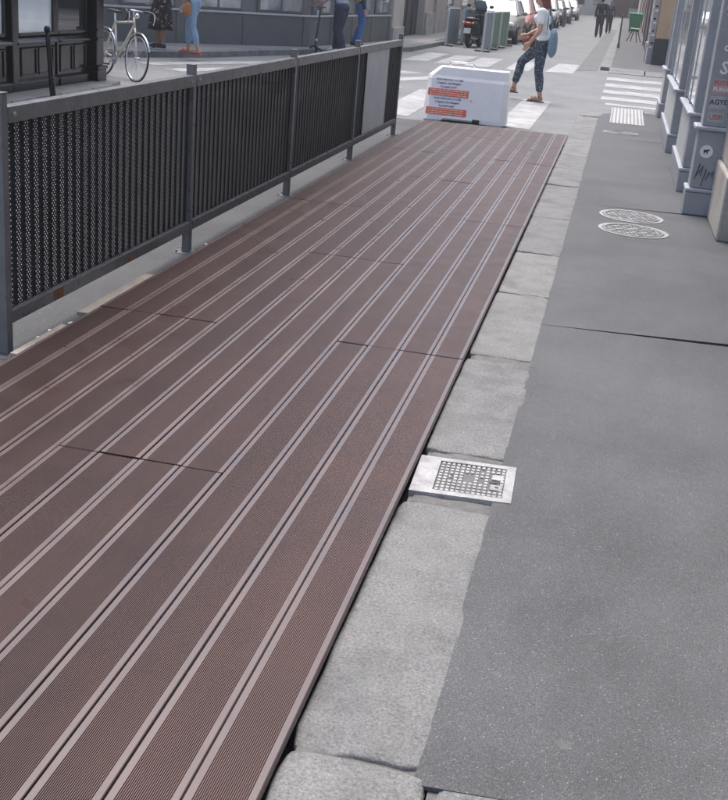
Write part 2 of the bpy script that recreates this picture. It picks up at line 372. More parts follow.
for k in range(6):
    w = random.uniform(0.26, 0.4); stone('paving_slab', xx, xx+w, 1.35+0.02*k, 2.085+0.06*(xx-.305)+random.uniform(-.006, .002), PZ_-0.004, sett, nx=6, seed=50+k, h=0.06); xx += w+0.012

kerb = tag(MB().prism([(0.022, 0.3), (0.33, 0.3), (0.33, 17.6), (0.022, 17.6)], ROADZ+.003, KZ-0.016).build('kerb', M_MORT), kind='structure')
KY = [(0.75, 2.098), (2.118, 3.50), (3.975, 5.15), (5.245, 6.50), (6.525, 7.665), (7.69, 9.03), (9.05, 10.74), (10.76, 11.87), (11.89, 12.93), (12.95, 14.57), (14.59, 16.05), (16.07, 17.6)]
for k, (y0, y1) in enumerate(KY):
    xl = 0.006+random.uniform(-.003, .004)
    stone('kerb_stone', xl, 0.33, y0, y1, KZ+random.uniform(-.004, .002), kerb, amp=0.007 if k < 3 else .005, seed=k, edge=0.009 if k in (0, 1, 2) else 0.004, rnd=0.006 if k < 3 else .005, crn=.012 if k < 2 else .005)
# mortar fills on both sides of the cover plate and beside the fifth joint
for y0, y1, z in ((3.50, 3.575, KZ-0.008), (3.90, 3.972, KZ-0.006), (5.15, 5.243, KZ-0.006)):
    stone('mortar_fill', 0.03, 0.32, y0-.01, y1+.01, z, kerb, amp=0.008, m=M_MORT, seed=int(y0*10), h=0.05, ny=5, edge=0.006, rnd=0.01)
# curved kerb stones round the corner
def bend(R0, xc, yc):
    return None
CX, CY, RO = 0.95, 17.62, 0.93          # outer radius to the kerb face
def arc_block(a0, a1, seed):
    V = []; F = []; n = 6; radii = [RO, RO-.008, RO-.15, RO-.30]
    for i in range(n+1):
        a = a0+(a1-a0)*i/n
        for q, r in enumerate(radii):
            V.append((CX-math.cos(a)*r, CY+math.sin(a)*r*1.95, KZ-(0.012 if q == 0 else 0)+0.004*nz(a*3, r*9, 1, seed)))
        V.append((CX-math.cos(a)*RO, CY+math.sin(a)*RO*1.95, ROADZ-.01))
    for i in range(n):
        for q in range(3): F.append((i*5+q, i*5+q+1, (i+1)*5+q+1, (i+1)*5+q))
        F.append((i*5+4, i*5, (i+1)*5, (i+1)*5+4))
    ob = MB().add(V, [f[::-1] for f in F]).build('kerb_stone', M_GRAN, kerb); return ob
for k in range(3): arc_block(k*math.pi/6+.008, (k+1)*math.pi/6-.008, k)
for k in range(3): stone('kerb_stone', 0.97+k*0.9, 1.85+k*0.9, CY+RO*1.95-0.42, CY+RO*1.95, KZ, kerb, seed=70+k)

# far right pavement beyond the side street
p2 = tag(MB().prism([(0.30, 31.2), (0.6, 31.05), (1.2, 30.95), (6, 30.95), (6, 120), (0.30, 120)], ROADZ+.002, KZ-.001).build('pavement_far', M_PAVE), kind='structure')
k2 = tag(MB().prism([(0.02, 31.2), (0.30, 31.4), (0.30, 120), (0.02, 120)], ROADZ+.003, KZ-.02).build('kerb_far', M_MORT), kind='structure')
y = 31.2
while y < 80:
    l = random.uniform(1.1, 1.7); stone('kerb_stone', 0.015, 0.305, y, y+l-.02, KZ+.002, k2, nx=4, ny=4, seed=int(y)); y += l
for k in range(5): stone('kerb_stone', 0.25+k*0.9, 1.13+k*0.9, 30.30, 30.97+(0.25 if k == 0 else 0), KZ+.002, k2, nx=4, ny=4, seed=90+k, rnd=0, fn=lambda x, y, z: (x, y, z-0.075*max(0, min(1, (30.9-y)/.55))))

# left pavements
pl = tag(MB().prism([(-6.05, 4), (-6.05, 14.7), (-6.2, 15.35), (-6.6, 15.6), (-9, 12.6), (-12, 8)], ROADZ+.002, -.004).build('pavement_shop', M_PAVE), kind='structure')
y = 8.6
while y < 14.4:
    l = random.uniform(0.8, 1.25); stone('kerb_stone', -6.33, -6.03, y, min(y+l-.02, 14.7), 0.0, pl, nx=4, ny=4, seed=int(y*9), h=0.12); y += l
KL = [(-11.5, 13.6), (-8.43, 20.4), (-7.42, 22.4), (-6.94, 24.2), (-5.6, 28.8), (-4.93, 31.2), (-4.84, 36), (-4.84, 130)]
FL = [(-13.5, 16.7), (-9.55, 22.57), (-8.2, 24.65), (-6.62, 27.0), (-6.0, 33.5), (-6.05, 130)]
tag(MB().prism([(p[0]-.28, p[1]) for p in KL][::-1]+[(p[0]-.3, p[1]) for p in FL], ROADZ+.002, -.006).build('pavement_left', mat('pavement_pale', (0.23, 0.23, 0.225), 0.8, var=.15, vs=1, fine=.2, fs=150)), kind='structure')
k3 = tag(MB().prism([(p[0]-.01, p[1]) for p in KL][::-1]+[(p[0]-.3, p[1]) for p in KL], ROADZ+.003, -.02).build('kerb_left', M_MORT), kind='structure')
def along(poly, step):
    out = []
    for a, c in zip(poly, poly[1:]):
        d = Vector((c[0]-a[0], c[1]-a[1])); n = max(1, round(d.length/step))
        for i in range(n): out.append((Vector(a)+d*(i/n), Vector(a)+d*((i+1)/n)))
    return out
for a, c in along(KL[1:7], 1.2):
    d = (c-a).normalized(); MB().obox(a+d*.008, c-d*.008, 0.3, ROADZ-.01, 0.0, side=0.15).build('kerb_stone', M_GRAN, k3, bevel=0.012)

# painted crossings
zc = tag(MB().add([(-1.02, 15.85, ROADZ+.004), (-0.55, 15.85, ROADZ+.004), (-0.55, 20.4, ROADZ+.004), (-1.02, 20.4, ROADZ+.004)], [(0, 1, 2, 3)]).build('zebra_crossing', M_PAINT), kind='structure')
def stripe(par, pts, z=ROADZ+.004):
    return MB().add([(p[0], p[1], z) for p in pts], [tuple(range(len(pts)))]).build('stripe', M_PAINT, par)
for x in (-1.9, -2.72, -3.55, -4.4, -5.2): stripe(zc, [(x, 15.85), (x+.5, 15.85), (x+.42, 20.3), (x-.08, 20.3)])
zf = tag(MB().add([(-1.2, 28.3, ROADZ+.004), (-0.56, 28.6, ROADZ+.004), (-0.56, 32.6, ROADZ+.004), (-1.1, 32.3, ROADZ+.004)], [(0, 1, 2, 3)]).build('zebra_crossing', M_PAINT), kind='structure')
for x in (-2.1, -3.05, -3.75, -4.5): stripe(zf, [(x, 27.8-.3*(x < -2.5)), (x+.55, 27.9), (x+.5, 31.9), (x-.03, 31.6)])
zr = tag(MB().add([(0.35, 20.9, ROADZ+.004), (4, 20.9, ROADZ+.004), (4, 21.3, ROADZ+.004), (0.35, 21.3, ROADZ+.004)], [(0, 1, 2, 3)]).build('zebra_crossing', M_PAINT), kind='structure')
for y0, y1 in ((22.0, 22.75), (23.6, 24.5), (25.4, 26.5), (27.6, 28.6)): stripe(zr, [(0.25, y0), (4.2, y0+.1), (4.2, y1+.1), (0.25, y1)])
dd = Vector((0.40, 0.917)); nn = Vector((0.917, -0.40))
zl = tag(MB().add([(-8.2+nn.x*.4, 19.9+nn.y*.4, ROADZ+.004), (-8.2+nn.x*.85, 19.9+nn.y*.85, ROADZ+.004), (-8.2+nn.x*.85+dd.x*6, 19.9+nn.y*.85+dd.y*6, ROADZ+.004), (-8.2+nn.x*.4+dd.x*6, 19.9+nn.y*.4+dd.y*6, ROADZ+.004)], [(0, 1, 2, 3)]).build('zebra_crossing', M_PAINT), kind='structure')
for k in range(1, 4):
    o1, o2 = 0.4+k*0.95, 0.85+k*0.95; c0 = Vector((-8.3, 19.6))
    stripe(zl, [c0+nn*o1, c0+nn*o2, c0+nn*o2+dd*6, c0+nn*o1+dd*6])
# white tactile pad before the crossing
tp = empty('tactile_pad', (0.72, 18.2, PZ_))
MB().box(-.24, .24, -1.25, 1.25, 0.001, 0.006).build('slab', M_TACT, tp)
m = MB()
for i in range(9):
    for j in range(46): m.box(-.215+i*.053-.012, -.215+i*.053+.012, -1.2+j*.053-.012, -1.2+j*.053+.012, .006, .011)
tag(m.build('studs', M_TACT, tp), kind='stuff')
tag(tp, 'white studded tactile pad set in the pavement before the right-hand crossing', 'tactile paving')

# ------------------------------------------------------------------ timber-composite deck
deck = empty('terrace_deck', (0, 1.7, ROADZ))
tag(deck, 'low brown composite board deck with pale board edges beside the granite kerb', 'deck')
DZ = -ROADZ
BW, TH = 0.1460, 0.025
def board_mesh(Lg):
    pr = [(0, -TH), (0, -.002), (.002, 0), (.0175, 0)]; seg_m = [0, 1, 1]
    gp = (BW-.035)/24
    for k in range(24):
        x = .0175+gp*k
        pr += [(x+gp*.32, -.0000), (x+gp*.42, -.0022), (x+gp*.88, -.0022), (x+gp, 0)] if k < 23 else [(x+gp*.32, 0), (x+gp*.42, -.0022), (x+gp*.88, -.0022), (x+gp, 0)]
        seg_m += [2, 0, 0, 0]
    pr += [(BW-.002, 0), (BW, -.002), (BW, -TH)]; seg_m += [1, 1, 0]
    n = len(pr); V = [(x, 0, z) for x, z in pr]+[(x, Lg, z) for x, z in pr]
    mb = MB()
    mb.add(V, [])
    for i in range(n-1): mb.f.append((i, n+i, n+i+1, i+1)[::-1]); mb.mi.append(seg_m[i])
    mb.f.append((n-1, 2*n-1, n, 0)[::-1]); mb.mi.append(0)
    mb.f.append(tuple(range(n))); mb.mi.append(0); mb.f.append(tuple(range(2*n-1, n-1, -1))); mb.mi.append(0)
    me = mb.mesh('board', [M_GRO, M_STR, M_RID])
    bm = bmesh.new(); bm.from_mesh(me); bmesh.ops.recalc_face_normals(bm, faces=bm.faces); bm.to_mesh(me); bm.free(); return me
cache = {}
cuts = {0: [1.70, 5.03, 8.37, 11.72, 14.60], 1: [1.70, 3.40, 6.73, 10.06, 13.40, 14.62], 2: [1.70, 5.05, 8.38, 11.72, 14.60]}
for k in range(12):
    cs = cuts[k//4]
    for a, c in zip(cs, cs[1:]):
        Lg = round(c-a-.011, 3)
        if Lg not in cache: cache[Lg] = board_mesh(Lg)
        o = link('board', cache[Lg], deck, (0.003-0.15*k-BW+random.uniform(-.0008, .0008), a+random.uniform(-.003, .003)-1.7, DZ+random.uniform(-.0012, .0012)))
        o.rotation_euler = (0, random.uniform(-.004, .004), random.uniform(-.00025, .00025))
for k in range(27):
    y = 0.02+k*0.48
    MB().box(-1.78, -0.03, y, y+.06, DZ-TH-.062, DZ-TH-.002).build('joist', M_UNDER, deck)
MB().box(-1.785, -0.035, 12.84, 12.86, .01, DZ-TH-.064).build('end_board', M_UNDER, deck)
MB().box(-0.034, -0.022, .03, 12.83, .005, DZ-TH-.004).build('skirt', M_UNDER, deck)
for x0, x1, y0, y1 in ((-1.87, -1.72, 4.30, 4.78), (-1.895, -1.70, 5.0, 5.85), (-1.84, -1.75, 6.6, 7.0)):
    MB().box(x0, x1, y0-1.7, y1-1.7, .068, .088).build('packing_board', M_WOODP, deck, bevel=.002)

# ------------------------------------------------------------------ fence of perforated sheet
FX, FY, FD, FT = -2.0, 4.50, 2.285, 1.03
fence = empty('perforated_fence', (FX, FY, ROADZ))
tag(fence, 'dark grey steel fence of perforated ribbed sheets along the deck', 'fence')
def panel_mesh(Lg, z0, z1):
    prof = []; y = 0
    while y < Lg-.001:
        for dy, dx in ((0, .003), (.056, .003), (.062, -.003), (.079, -.003)):
            if y+dy < Lg: prof.append((dx, y+dy))
        y += .085
    prof.append((.003, Lg))
    n = len(prof); mb = MB()
    for off in (0.0, -.0017):                # front and back skin of the sheet, holes punched through both
        V = [(x+off, y, z0) for x, y in prof]+[(x+off, y, z1) for x, y in prof]
        mb.add(V, [(i, i+1, n+i+1, n+i) for i in range(n-1)])
    return mb.mesh('perforated_panel', M_PANEL)
PT = FT-ROADZ
for k in range(5):
    y = k*FD
    post = MB().box(-.025, .025, y-.025, y+.025, .008, PT).build('post', M_FENCE, fence, bevel=.004)
    MB().box(-.027, .027, y-.027, y+.027, PT+.0005, PT+.006).build('cap', M_FENCE, post, bevel=.003)
    MB().box(-.07, .07, y-.07, y+.07, .001, .0085).build('base_plate', M_FENCE, post, bevel=.002)
    bl = MB()
    for sx in (-.05, .05):
        for sy in (-.05, .05): bl.cyl((sx, y+sy, .0085), (sx, y+sy, .022), .008, seg=6)
    bl.build('bolts', M_STEEL, post)
pm = panel_mesh(FD-.056, 0.20, PT-.125)
for k in range(4):
    y0, y1 = k*FD+.0255, (k+1)*FD-.0255
    MB().box(-.028, .028, y0, y1, PT-.125, PT-.055).build('top_rail', M_FENCE, fence, bevel=.004)
    MB().box(-.026, .026, y0, y1, 0.145, 0.205).build('bottom_rail', M_FENCE, fence, bevel=.004)
    link('perforated_panel', pm, fence, (0, y0+.002, 0))
    st = MB()
    for yy in (y0+.05, y1-.05): st.cyl((.028, yy, PT-.09), (.034, yy, PT-.09), .01, seg=8)
    st.build('rivets', M_STEEL, fence)
MB().box(.015, .019, 3*FD+.42, 3*FD+1.55, .21, PT-.128).build('grey_sheet', M_PLATE, fence, bevel=.001)
for y, w in ((.42, .1), (1.3, .05)): MB().box(.0262, .0272, y, y+w, .15, .20).build('rust_patch', M_RUST, fence)
# scraps on the asphalt by the fence
for k, (x, y, s) in enumerate(((-1.975, 4.78, .022), (-1.96, 4.86, .018), (-1.985, 4.9, .016), (-1.95, 5.06, .022), (-1.965, 7.05, .018))):
    m = MB(); m.ell((0, 0, .004), (s, s*.6, .006), 8)
    o = m.build('litter_scrap', M_LITTER, None, loc=(x, y, ROADZ+.001)); o.rotation_euler.z = k*1.3
    tag(o, 'small white scrap of litter on asphalt between fence and deck', 'litter', 'white scraps by the fence foot')

# ------------------------------------------------------------------ covers in the pavement
cov = empty('access_cover', (0.185, 3.735, KZ))
cov.rotation_euler.z = 0.03
tag(cov, 'rectangular steel access cover with studded grid set between kerb stones', 'access cover')
fr = MB(); ring = [(-.172, -.17), (.178, -.155), (.178, .165), (-.172, .155)]; inn = [(-.095, -.135), (.145, -.125), (.145, .135), (-.095, .128)]
fr.add([(p[0], p[1], .006) for p in ring]+[(p[0], p[1], .006) for p in inn]+[(p[0], p[1], -.05) for p in ring]+[(p[0], p[1], -.02) for p in inn],
       [(0, 1, 5, 4), (1, 2, 6, 5), (2, 3, 7, 6), (3, 0, 4, 7), (8, 9, 1, 0), (9, 10, 2, 1), (10, 11, 3, 2), (11, 8, 0, 3), (4, 5, 13, 12), (5, 6, 14, 13), (6, 7, 15, 14), (7, 4, 12, 15)])
fr.build('frame', M_STEEL, cov)
MB().add([(-.0945, -.134, -.001), (.1445, -.124, -.001), (.1445, .134, -.001), (-.0945, .127, -.001)], [(0, 1, 2, 3)]).build('lid', M_IRON, cov)
blank = lambda i, j: (5 <= i <= 6 and 4 <= j <= 6) or (8 <= i <= 8 and j in (4, 5, 8)) or (i in (10, 11) and j in (2, 3, 4, 5, 6, 7)) or (i in (2,) and j in (4, 5))
sm = [MB().box(-.0055, .0055, -.0085, .0085, 0, .0045).mesh('stud', M_STEEL)]
for i in range(13):
    for j in range(10):
        if blank(i, j): continue
        link('stud', sm[0], cov, (-.083+i*.0182, -.117+j*.0258+(i*.0006), -.0008))
for x, y in ((.118, .052), (.118, -.038)): MB().box(x-.02, x+.02, y-.022, y+.022, -.0008, .004).build('lifting_boss', M_STEEL, cov, bevel=.001)
MB().box(-.052, -.03, -.004, .014, -.0008, .004).build('lifting_boss', M_STEEL, cov, bevel=.001)
MB().ell((.112, .008, .002), (.02, .01, .003), 12).build('key_slot', M_BLKPL, cov)
for x, y in ((.12, -.038), (-.041, .005)): MB().box(x-.006, x+.006, y-.006, y+.006, .004, .0048).build('key_hole', M_BLKPL, cov)

def manhole(x, y, r, label, rz, grp=None):
    t = empty('manhole_cover', (x, y, PZ_)); t.rotation_euler.z = rz; t.scale = (1, 1.06, 1)
    tag(t, label, 'manhole cover')
    V = []; F = []; n = 40; prof = [(r, .0), (r, .005), (r*.9, .005), (r*.88, .001)]
    for i in range(n):
        a = 2*math.pi*i/n
        for q, z in prof: V.append((q*math.cos(a), q*math.sin(a), z))
    for i in range(n):
        for q in range(3): F.append((i*4+q, ((i+1) % n)*4+q, ((i+1) % n)*4+q+1, i*4+q+1))
    MB().add(V, F).build('frame', M_STEEL, t)
    MB().cyl((0, 0, -.004), (0, 0, .0022), r*.885, seg=40).build('lid', M_IRON, t)
    m = MB(); rng = random.Random(int(x*99+y*7))
    g = r*.16; k = 5
    for i in range(-k, k+1):
        for j in range(-k, k+1):
            px, py = i*g, j*g
            if math.hypot(px, py) < r*.78 and rng.random() < .8:
                w = g*.36*rng.uniform(.7, 1.15); h = g*.3*rng.uniform(.6, 1.3); m.box(px-w, px+w, py-h, py+h, .002, .006)
    tag(m.build('relief', M_STEEL, t), kind='stuff')
    m = MB()
    for rr in (.83,):
        m.tube([(r*rr*math.cos(a), r*rr*math.sin(a), .0035) for a in [2*math.pi*i/32 for i in range(32)]], r*.025, 6, True)
    m.build('ring', M_STEEL, t)
    return t
manhole(0.775, 9.49, .255, 'worn round manhole cover in the pavement, the one on the crossing side of the pair', .3)
manhole(0.79, 8.88, .255, 'worn round manhole cover of the pair, beside the stone wall corner', .9)
mh = manhole(0.645, 15.75, .235, 'small pale worn cover in the pavement before the tactile pad', .2); mh.scale = (1, .8, 1)

# ------------------------------------------------------------------ white plastic barrier with notices
bar = empty('plastic_barrier', (-1.42, 15.72, ROADZ), rad(1.5))
tag(bar, 'white plastic road barrier with red notices closing the far end of the deck', 'barrier')
def ringz(w, d, c, z, dy=0): 
    return [Vector((-w+c, -d+dy, z)), Vector((w-c, -d+dy, z)), Vector((w, -d+c*1.3+dy, z)), Vector((w, d+dy, z)), Vector((-w, d+dy, z)), Vector((-w, -d+c*1.3+dy, z))]
bb = MB(); bb.loft([ringz(.56, .22, .07, .03), ringz(.555, .215, .07, .08), ringz(.54, .15, .06, .56, .03), ringz(.535, .14, .06, .60, .035), [Vector((p.x+(.13 if p.x < 0 else -.012), p.y, p.z)) for p in ringz(.53, .12, .05, .715, .04)]])
bo = bb.build('body', M_WPLAS, bar, bevel=.008, seg=2)
for x in (-.4, .4): MB().box(x-.1, x+.1, -.2, .2, 0, .03).build('foot', M_WPLAS, bar, bevel=.008)
MB().tube([(-.28, .03, .70), (-.27, .03, .755), (-.25, .03, .775), (0.03, .03, .775), (.05, .03, .755), (.055, .03, .70)], .011, 8).build('handle', M_CHROME, bar, smooth=True)
MB().box(-.28, .2, -.236, -.2, .045, .075).build('lifting_bar', M_CHROME, bar, bevel=.006)
MB().box(.12, .215, -.24, -.205, .03, .085).build('bar_end', M_BLKPL, bar, bevel=.006)
MB().box(-.30, .21, -.222, -.19, .03, .043).build('fork_slot', M_BLKPL, bar)
# front face: y as a function of z
def fy(z): return -.215+(z-.08)/(.48)*(.095)
tl = math.atan2(.095, .48)
def face_m(x, z, off=.004): return Matrix.Translation((x, fy(z)-off, z)) @ Matrix.Rotation(math.pi/2-tl, 4, 'X')
def decal(name, x, z, w, h, m, off=.003, par=bar):
    o = MB().box(-w/2, w/2, -h/2, h/2, -.001, .001).build(name, m, par); o.matrix_local = face_m(x, z, off); return o
for zt in (.555, .315):
    sh = -.235
    for i, (s_, sz) in enumerate((("POUR FAIRE FACE A LA CRISE", .031), ("L'urgence, c'est d'imaginer", .034), ("le progr\u00e8s social !", .034))):
        text_mesh('lettering', s_, sz, M_INK, bar, face_m(sh-.005, zt-.045*i, .004), sx=.88)
    decal('notice', sh-.005, zt-.165, .54, .092, M_REDINK)
    rng = random.Random(int(zt*100))
    for i in range(3):                     # print too small to read: rows of short dashes
        x = sh-.25
        while x < sh+.23:
            w = rng.uniform(.012, .05)
            if x+w < sh+.24: decal('print_mark', x+w/2, zt-.138-.027*i, w, .011, M_PAPER, .0052)
            x += w+.011
decal('sticker_mark', .075, .315, .03, .012, M_REDINK)

# ------------------------------------------------------------------ buildings
M_BLACKP = mat('black_gloss_paint', (0.006, 0.006, 0.0075), 0.17, var=.1, vs=6, spec=.5)
M_SHOPG = glass('shop_glass_painted_sky', (0.80, 0.84, 0.82), (0.62, 0.68, 0.66), .5)  # pale base colour paints in a sky reflection that the buildings block
M_SHOPD = glass('shop_glass_dark', (0.03, 0.033, 0.035), (0.012, 0.013, 0.015), .5)
M_GREYW = mat('grey_painted_wall', (0.115, 0.118, 0.115), 0.6, var=.1, vs=1.5, fine=.05, fs=40)
M_GREYD = mat('grey_upper_wall', (0.16, 0.16, 0.155), 0.6, var=.1, vs=1.5)
M_SILL = mat('stone_sill', (0.45, 0.45, 0.44), 0.6, var=.1)
M_LIME = mat('limestone', (0.46, 0.42, 0.36), 0.8, var=.18, vs=1.8, fine=.08, fs=60, bump=.3, bs=40)
M_LIMED = mat('limestone_weathered', (0.38, 0.36, 0.33), 0.85, var=.28, vs=2.6, fine=.12, fs=70, bump=.4, bs=50)
M_BLUEG = mat('blue_grey_paint', (0.30, 0.316, 0.34), 0.42, var=.12, vs=4, fine=.05, fs=30, bump=.06, bs=20)
M_PALEG = mat('pale_green_grey_paint', (0.50, 0.52, 0.50), 0.45, var=.1, vs=3, fine=.04, fs=30)
M_WLEDGE = mat('ledge_pale_paint', (0.40, 0.42, 0.46), 0.35, var=.25, vs=9)  # ledges in a paler, blotchier tone than the shopfront paint
M_ORANGE = mat('ochre_render', (0.52, 0.36, 0.22), 0.8, var=.1, vs=2)
M_DKPL = mat('dark_plinth', (0.05, 0.05, 0.055), 0.6)
M_BROWND = mat('brown_door', (0.10, 0.04, 0.04), 0.5)
M_WHITEW = mat('white_render', (0.62, 0.62, 0.60), 0.8, var=.08)

def wedge(t, nm, m, x0, x1, y0, y1, z0, z1):
    lx, ly, lz = t.location; h = z1-z0
    V = [(x, y, z) for y in (y0, y1) for x, z in ((x0, z0), (x1, z0), (x1, z0+h*.35), (x0+(x1-x0)*.45, z1), (x0, z1))]
    V = [(a-lx, b_-ly, c-lz) for a, b_, c in V]
    return MB().add(V, [(0, 1, 2, 3, 4), (9, 8, 7, 6, 5)]+[((i+1) % 5, i, 5+i, 5+(i+1) % 5) for i in range(5)]).build(nm, m, t, bevel=.003)
def building(name, label, loc): 
    t = empty(name, loc); return tag(t, label, 'building')
def P(t, nm, m, x0, x1, y0, y1, z0, z1, bevel=.006):
    lx, ly, lz = t.location
    return MB().box(x0-lx, x1-lx, y0-ly, y1-ly, z0-lz, z1-lz).build(nm, m, t, bevel=bevel)
# black shop on the left corner
sh = building('corner_shop', 'black painted wooden shopfront with panelled base on the corner behind the fence', (-6.45, 11, 0))
SX = -6.45
b = MB(); b.prism([(-.12, -4.5), (-.12, 4.2), (-.5, 4.15), (-4.2, -1.5), (-4.2, -4.5)], -.1, 6); b.build('wall', M_BLACKP, sh)
for y0, y1 in ((9.5, 10.4), (10.5, 11.45), (11.75, 12.7), (13.05, 13.93), (14.07, 14.86)):
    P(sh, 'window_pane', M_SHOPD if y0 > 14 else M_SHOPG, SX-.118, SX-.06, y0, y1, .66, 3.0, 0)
    fr = P(sh, 'window_frame', M_BLACKP, SX-.119, SX-.03, y0-.1, y0-.001, .62, 3.1, .008)
    P(sh, 'window_frame', M_BLACKP, SX-.119, SX-.03, y1+.001, y1+.06, .62, 3.1, .008)
    wedge(sh, 'sill', M_BLACKP, SX-.06, SX+.03, y0-.12, y1+.09, .53, .60)
    P(sh, 'glazing_bead', M_BLACKP, SX-.119, SX-.02, y0-.001, y1+.001, .62, .66, .01)
    P(sh, 'base_panel', M_BLACKP, SX-.119, SX-.028, y0-.12, y1+.09, .12, .54, 0)
    n = 2; w = (y1-y0)/n
    for i in range(n):
        f0, f1 = y0+i*w+.02, y0+(i+1)*w-.02
        for nm, a in (('panel_moulding', (f0, f1, .47, .495)), ('panel_moulding', (f0, f1, .16, .18)), ('panel_moulding', (f0, f0+.03, .182, .468)), ('panel_moulding', (f1-.03, f1, .182, .468))):
            (wedge(sh, nm, M_BLACKP, SX-.029, SX-.002, *a) if a[2] > .4 else P(sh, nm, M_BLACKP, SX-.029, SX-.012, *a, .004))
    P(sh, 'plinth', M_BLACKP, SX-.119, SX+.02, y0-.12, y1+.09, -.05, .075, .004); wedge(sh, 'plinth_ledge', M_BLACKP, SX-.05, SX+.025, y0-.12, y1+.09, .076, .125)
P(sh, 'pilaster', M_BLACKP, SX-.119, SX+.02, 12.80, 12.94, -.05, 3.4, .01)
pi = P(sh, 'pilaster', M_BLACKP, SX-.14, SX+.07, 14.98, 15.2, .2, 3.4, .01)
for z0, z1, e in ((-.03, .15, .03), (.15, .195, .045), (.53, .565, .03), (.65, .68, .03)):
    P(sh, 'pilaster_band', M_BLACKP, SX-.16, SX+.07+e, 14.98-e, 15.2+e, z0, z1, .01)
# grey building across the side street
gb = building('grey_building', 'dark grey ground floor with pale window sill across the side street', (-8, 25, 0))
def seg_part(t, nm, m, a, c, t0, t1, z0, z1, s0=0.0, s1=1.0, bevel=0.0):
    """slab on a plan segment between fractions s0..s1, from t0 to t1 outward (right of a->c)"""
    A, C = Vector(a), Vector(c); d = C-A; n = Vector((d.y, -d.x)).normalized(); o = Vector(t.location[:2])
    p, q = A+d*s0-o, A+d*s1-o
    return MB().prism([p+n*t0, p+n*t1, q+n*t1, q+n*t0][::-1] if False else [p+n*t0, p+n*t1, q+n*t1, q+n*t0], z0, z1).build(nm, m, t, bevel=bevel)
for a, c, nwin in ((FL[0], FL[1], 3), (FL[1], FL[3], 3), (FL[3], FL[4], 4)):
    seg_part(gb, 'wall', M_GREYW, a, c, -.4, 0, -.1, .645); seg_part(gb, 'upper_wall', M_GREYD, a, c, -.4, -.06, .70, 8)
    seg_part(gb, 'sill', M_SILL, a, c, -.4, .03, .65, .695, bevel=.008)
    for i in range(nwin):
        s0, s1 = (i+.12)/nwin, (i+.88)/nwin
        w = seg_part(gb, 'window', M_GREYW, a, c, -.06, -.02, .71, 2.9, s0, s1, .01)
        seg_part(gb, 'pane', glass('pane_%d' % (i % 2), (0.45, 0.47, 0.46), (0.10, 0.11, 0.12), .8) if ('pane_%d' % (i % 2)) not in MATS else MATS['pane_%d' % (i % 2)], a, c, -.02, -.01, .76, 2.8, s0+.012, (s0+s1)/2-.006)
        seg_part(gb, 'pane', MATS['pane_%d' % (i % 2)], a, c, -.02, -.01, .76, 2.8, (s0+s1)/2+.006, s1-.012)
        seg_part(gb, 'pilaster', M_GREYW, a, c, -.06, .02, -.05, .64, s1, s1+.2/nwin*.5, .01)
# limestone building along the street
lb = building('limestone_building', 'pale limestone building with dark doorway beside the parked scooter', (-6, 80, 0))
P(lb, 'pier', M_LIME, -6.5, -5.95, 33.55, 35.2, -.05, 8, .02)
P(lb, 'pier_base', M_LIMED, -6.5, -5.9, 33.52, 35.24, -.05, .35, .02)
P(lb, 'door', M_DKPL, -6.6, -6.25, 35.21, 39.3, -.05, 3.2, 0)
for y in (36.2, 37.2, 38.2): P(lb, 'door_rib', M_DKPL, -6.26, -6.22, y, y+.06, 0, 3.1)
P(lb, 'wall', M_LIME, -6.6, -6.02, 39.31, 41.2, -.05, 8, .02); P(lb, 'wall', M_LIME, -6.6, -6.0, 41.3, 130, -.05, 8, .02)
P(lb, 'drain_pipe', M_LIMED, -6.03, -5.93, 41.2, 41.29, 0, 8, .02)
P(lb, 'plinth', M_LIMED, -6.3, -5.95, 39.4, 41.15, -.03, .7, .015)
for k in range(20): 
    y = 44+k*4
    f = P(lb, 'window', M_SHOPD, -6.01, -5.985, y, y+1.6, .9, 2.8, 0); MB().box(.02, .06, y-80-.1, y-80+1.7, .82, .88).build('sill', M_SILL, lb)
# blue-grey shopfront on the right
bs = building('blue_grey_shopfront', 'blue-grey painted wooden shopfront with stickers and pale ledges beside the pavement', (1.3, 14, PZ_))
P(bs, 'wall', M_BLUEG, 1.52, 3.2, 10.05, 19.7, -.05, 5.6, 0)
for y0, y1, x0 in ((9.92, 10.22, 1.19), (11.15, 12.95, 1.185), (14.1, 16.9, 1.165), (18.45, 19.45, 1.165)):
    P(bs, 'plinth', M_BLUEG, x0, 1.53, y0, y1, PZ_-.002, .16, .01)
    P(bs, 'plinth_ledge', M_WLEDGE, x0-.006, 1.53, y0-.006, y1+.006, .162, .195, .012)
    P(bs, 'ledge', M_WLEDGE, x0-.012, 1.53, y0-.012, y1+.012, .665, .70, .012)
    w = min(.26, (y1-y0)) if y0 > 10 else .3
    P(bs, 'lower_pilaster', M_BLUEG, x0+.025, 1.53, y0+.015, y0+w, .196, .664, .008)
    P(bs, 'upper_pilaster', M_BLUEG, x0+.04, 1.53, y0+.02, y0+w-.02, .701, 4.2, .008)
    if y1-y0 > .5:
        P(bs, 'lower_panel', M_PALEG, x0+.028, 1.53, y0+w+.001, y1-.08, .196, .664, .004)
        P(bs, 'end_stile', M_BLUEG, x0+.03, 1.53, y1-.079, y1-.005, .196, 4.2, .006)
        P(bs, 'window_pane', MATS['shop_glass_painted_sky'], x0+.05, 1.50, y0+w-.018, y1-.08, .73, 2.8, 0)
        P(bs, 'mid_stile', M_BLUEG, x0+.043, 1.5, (y0+w+y1)/2-.04, (y0+w+y1)/2+.04, .701, 2.8, .005)
    P(bs, 'fascia', M_BLUEG, x0+.0, 1.53, y0-.01, y1+.01, 4.21, 5.0, .01)
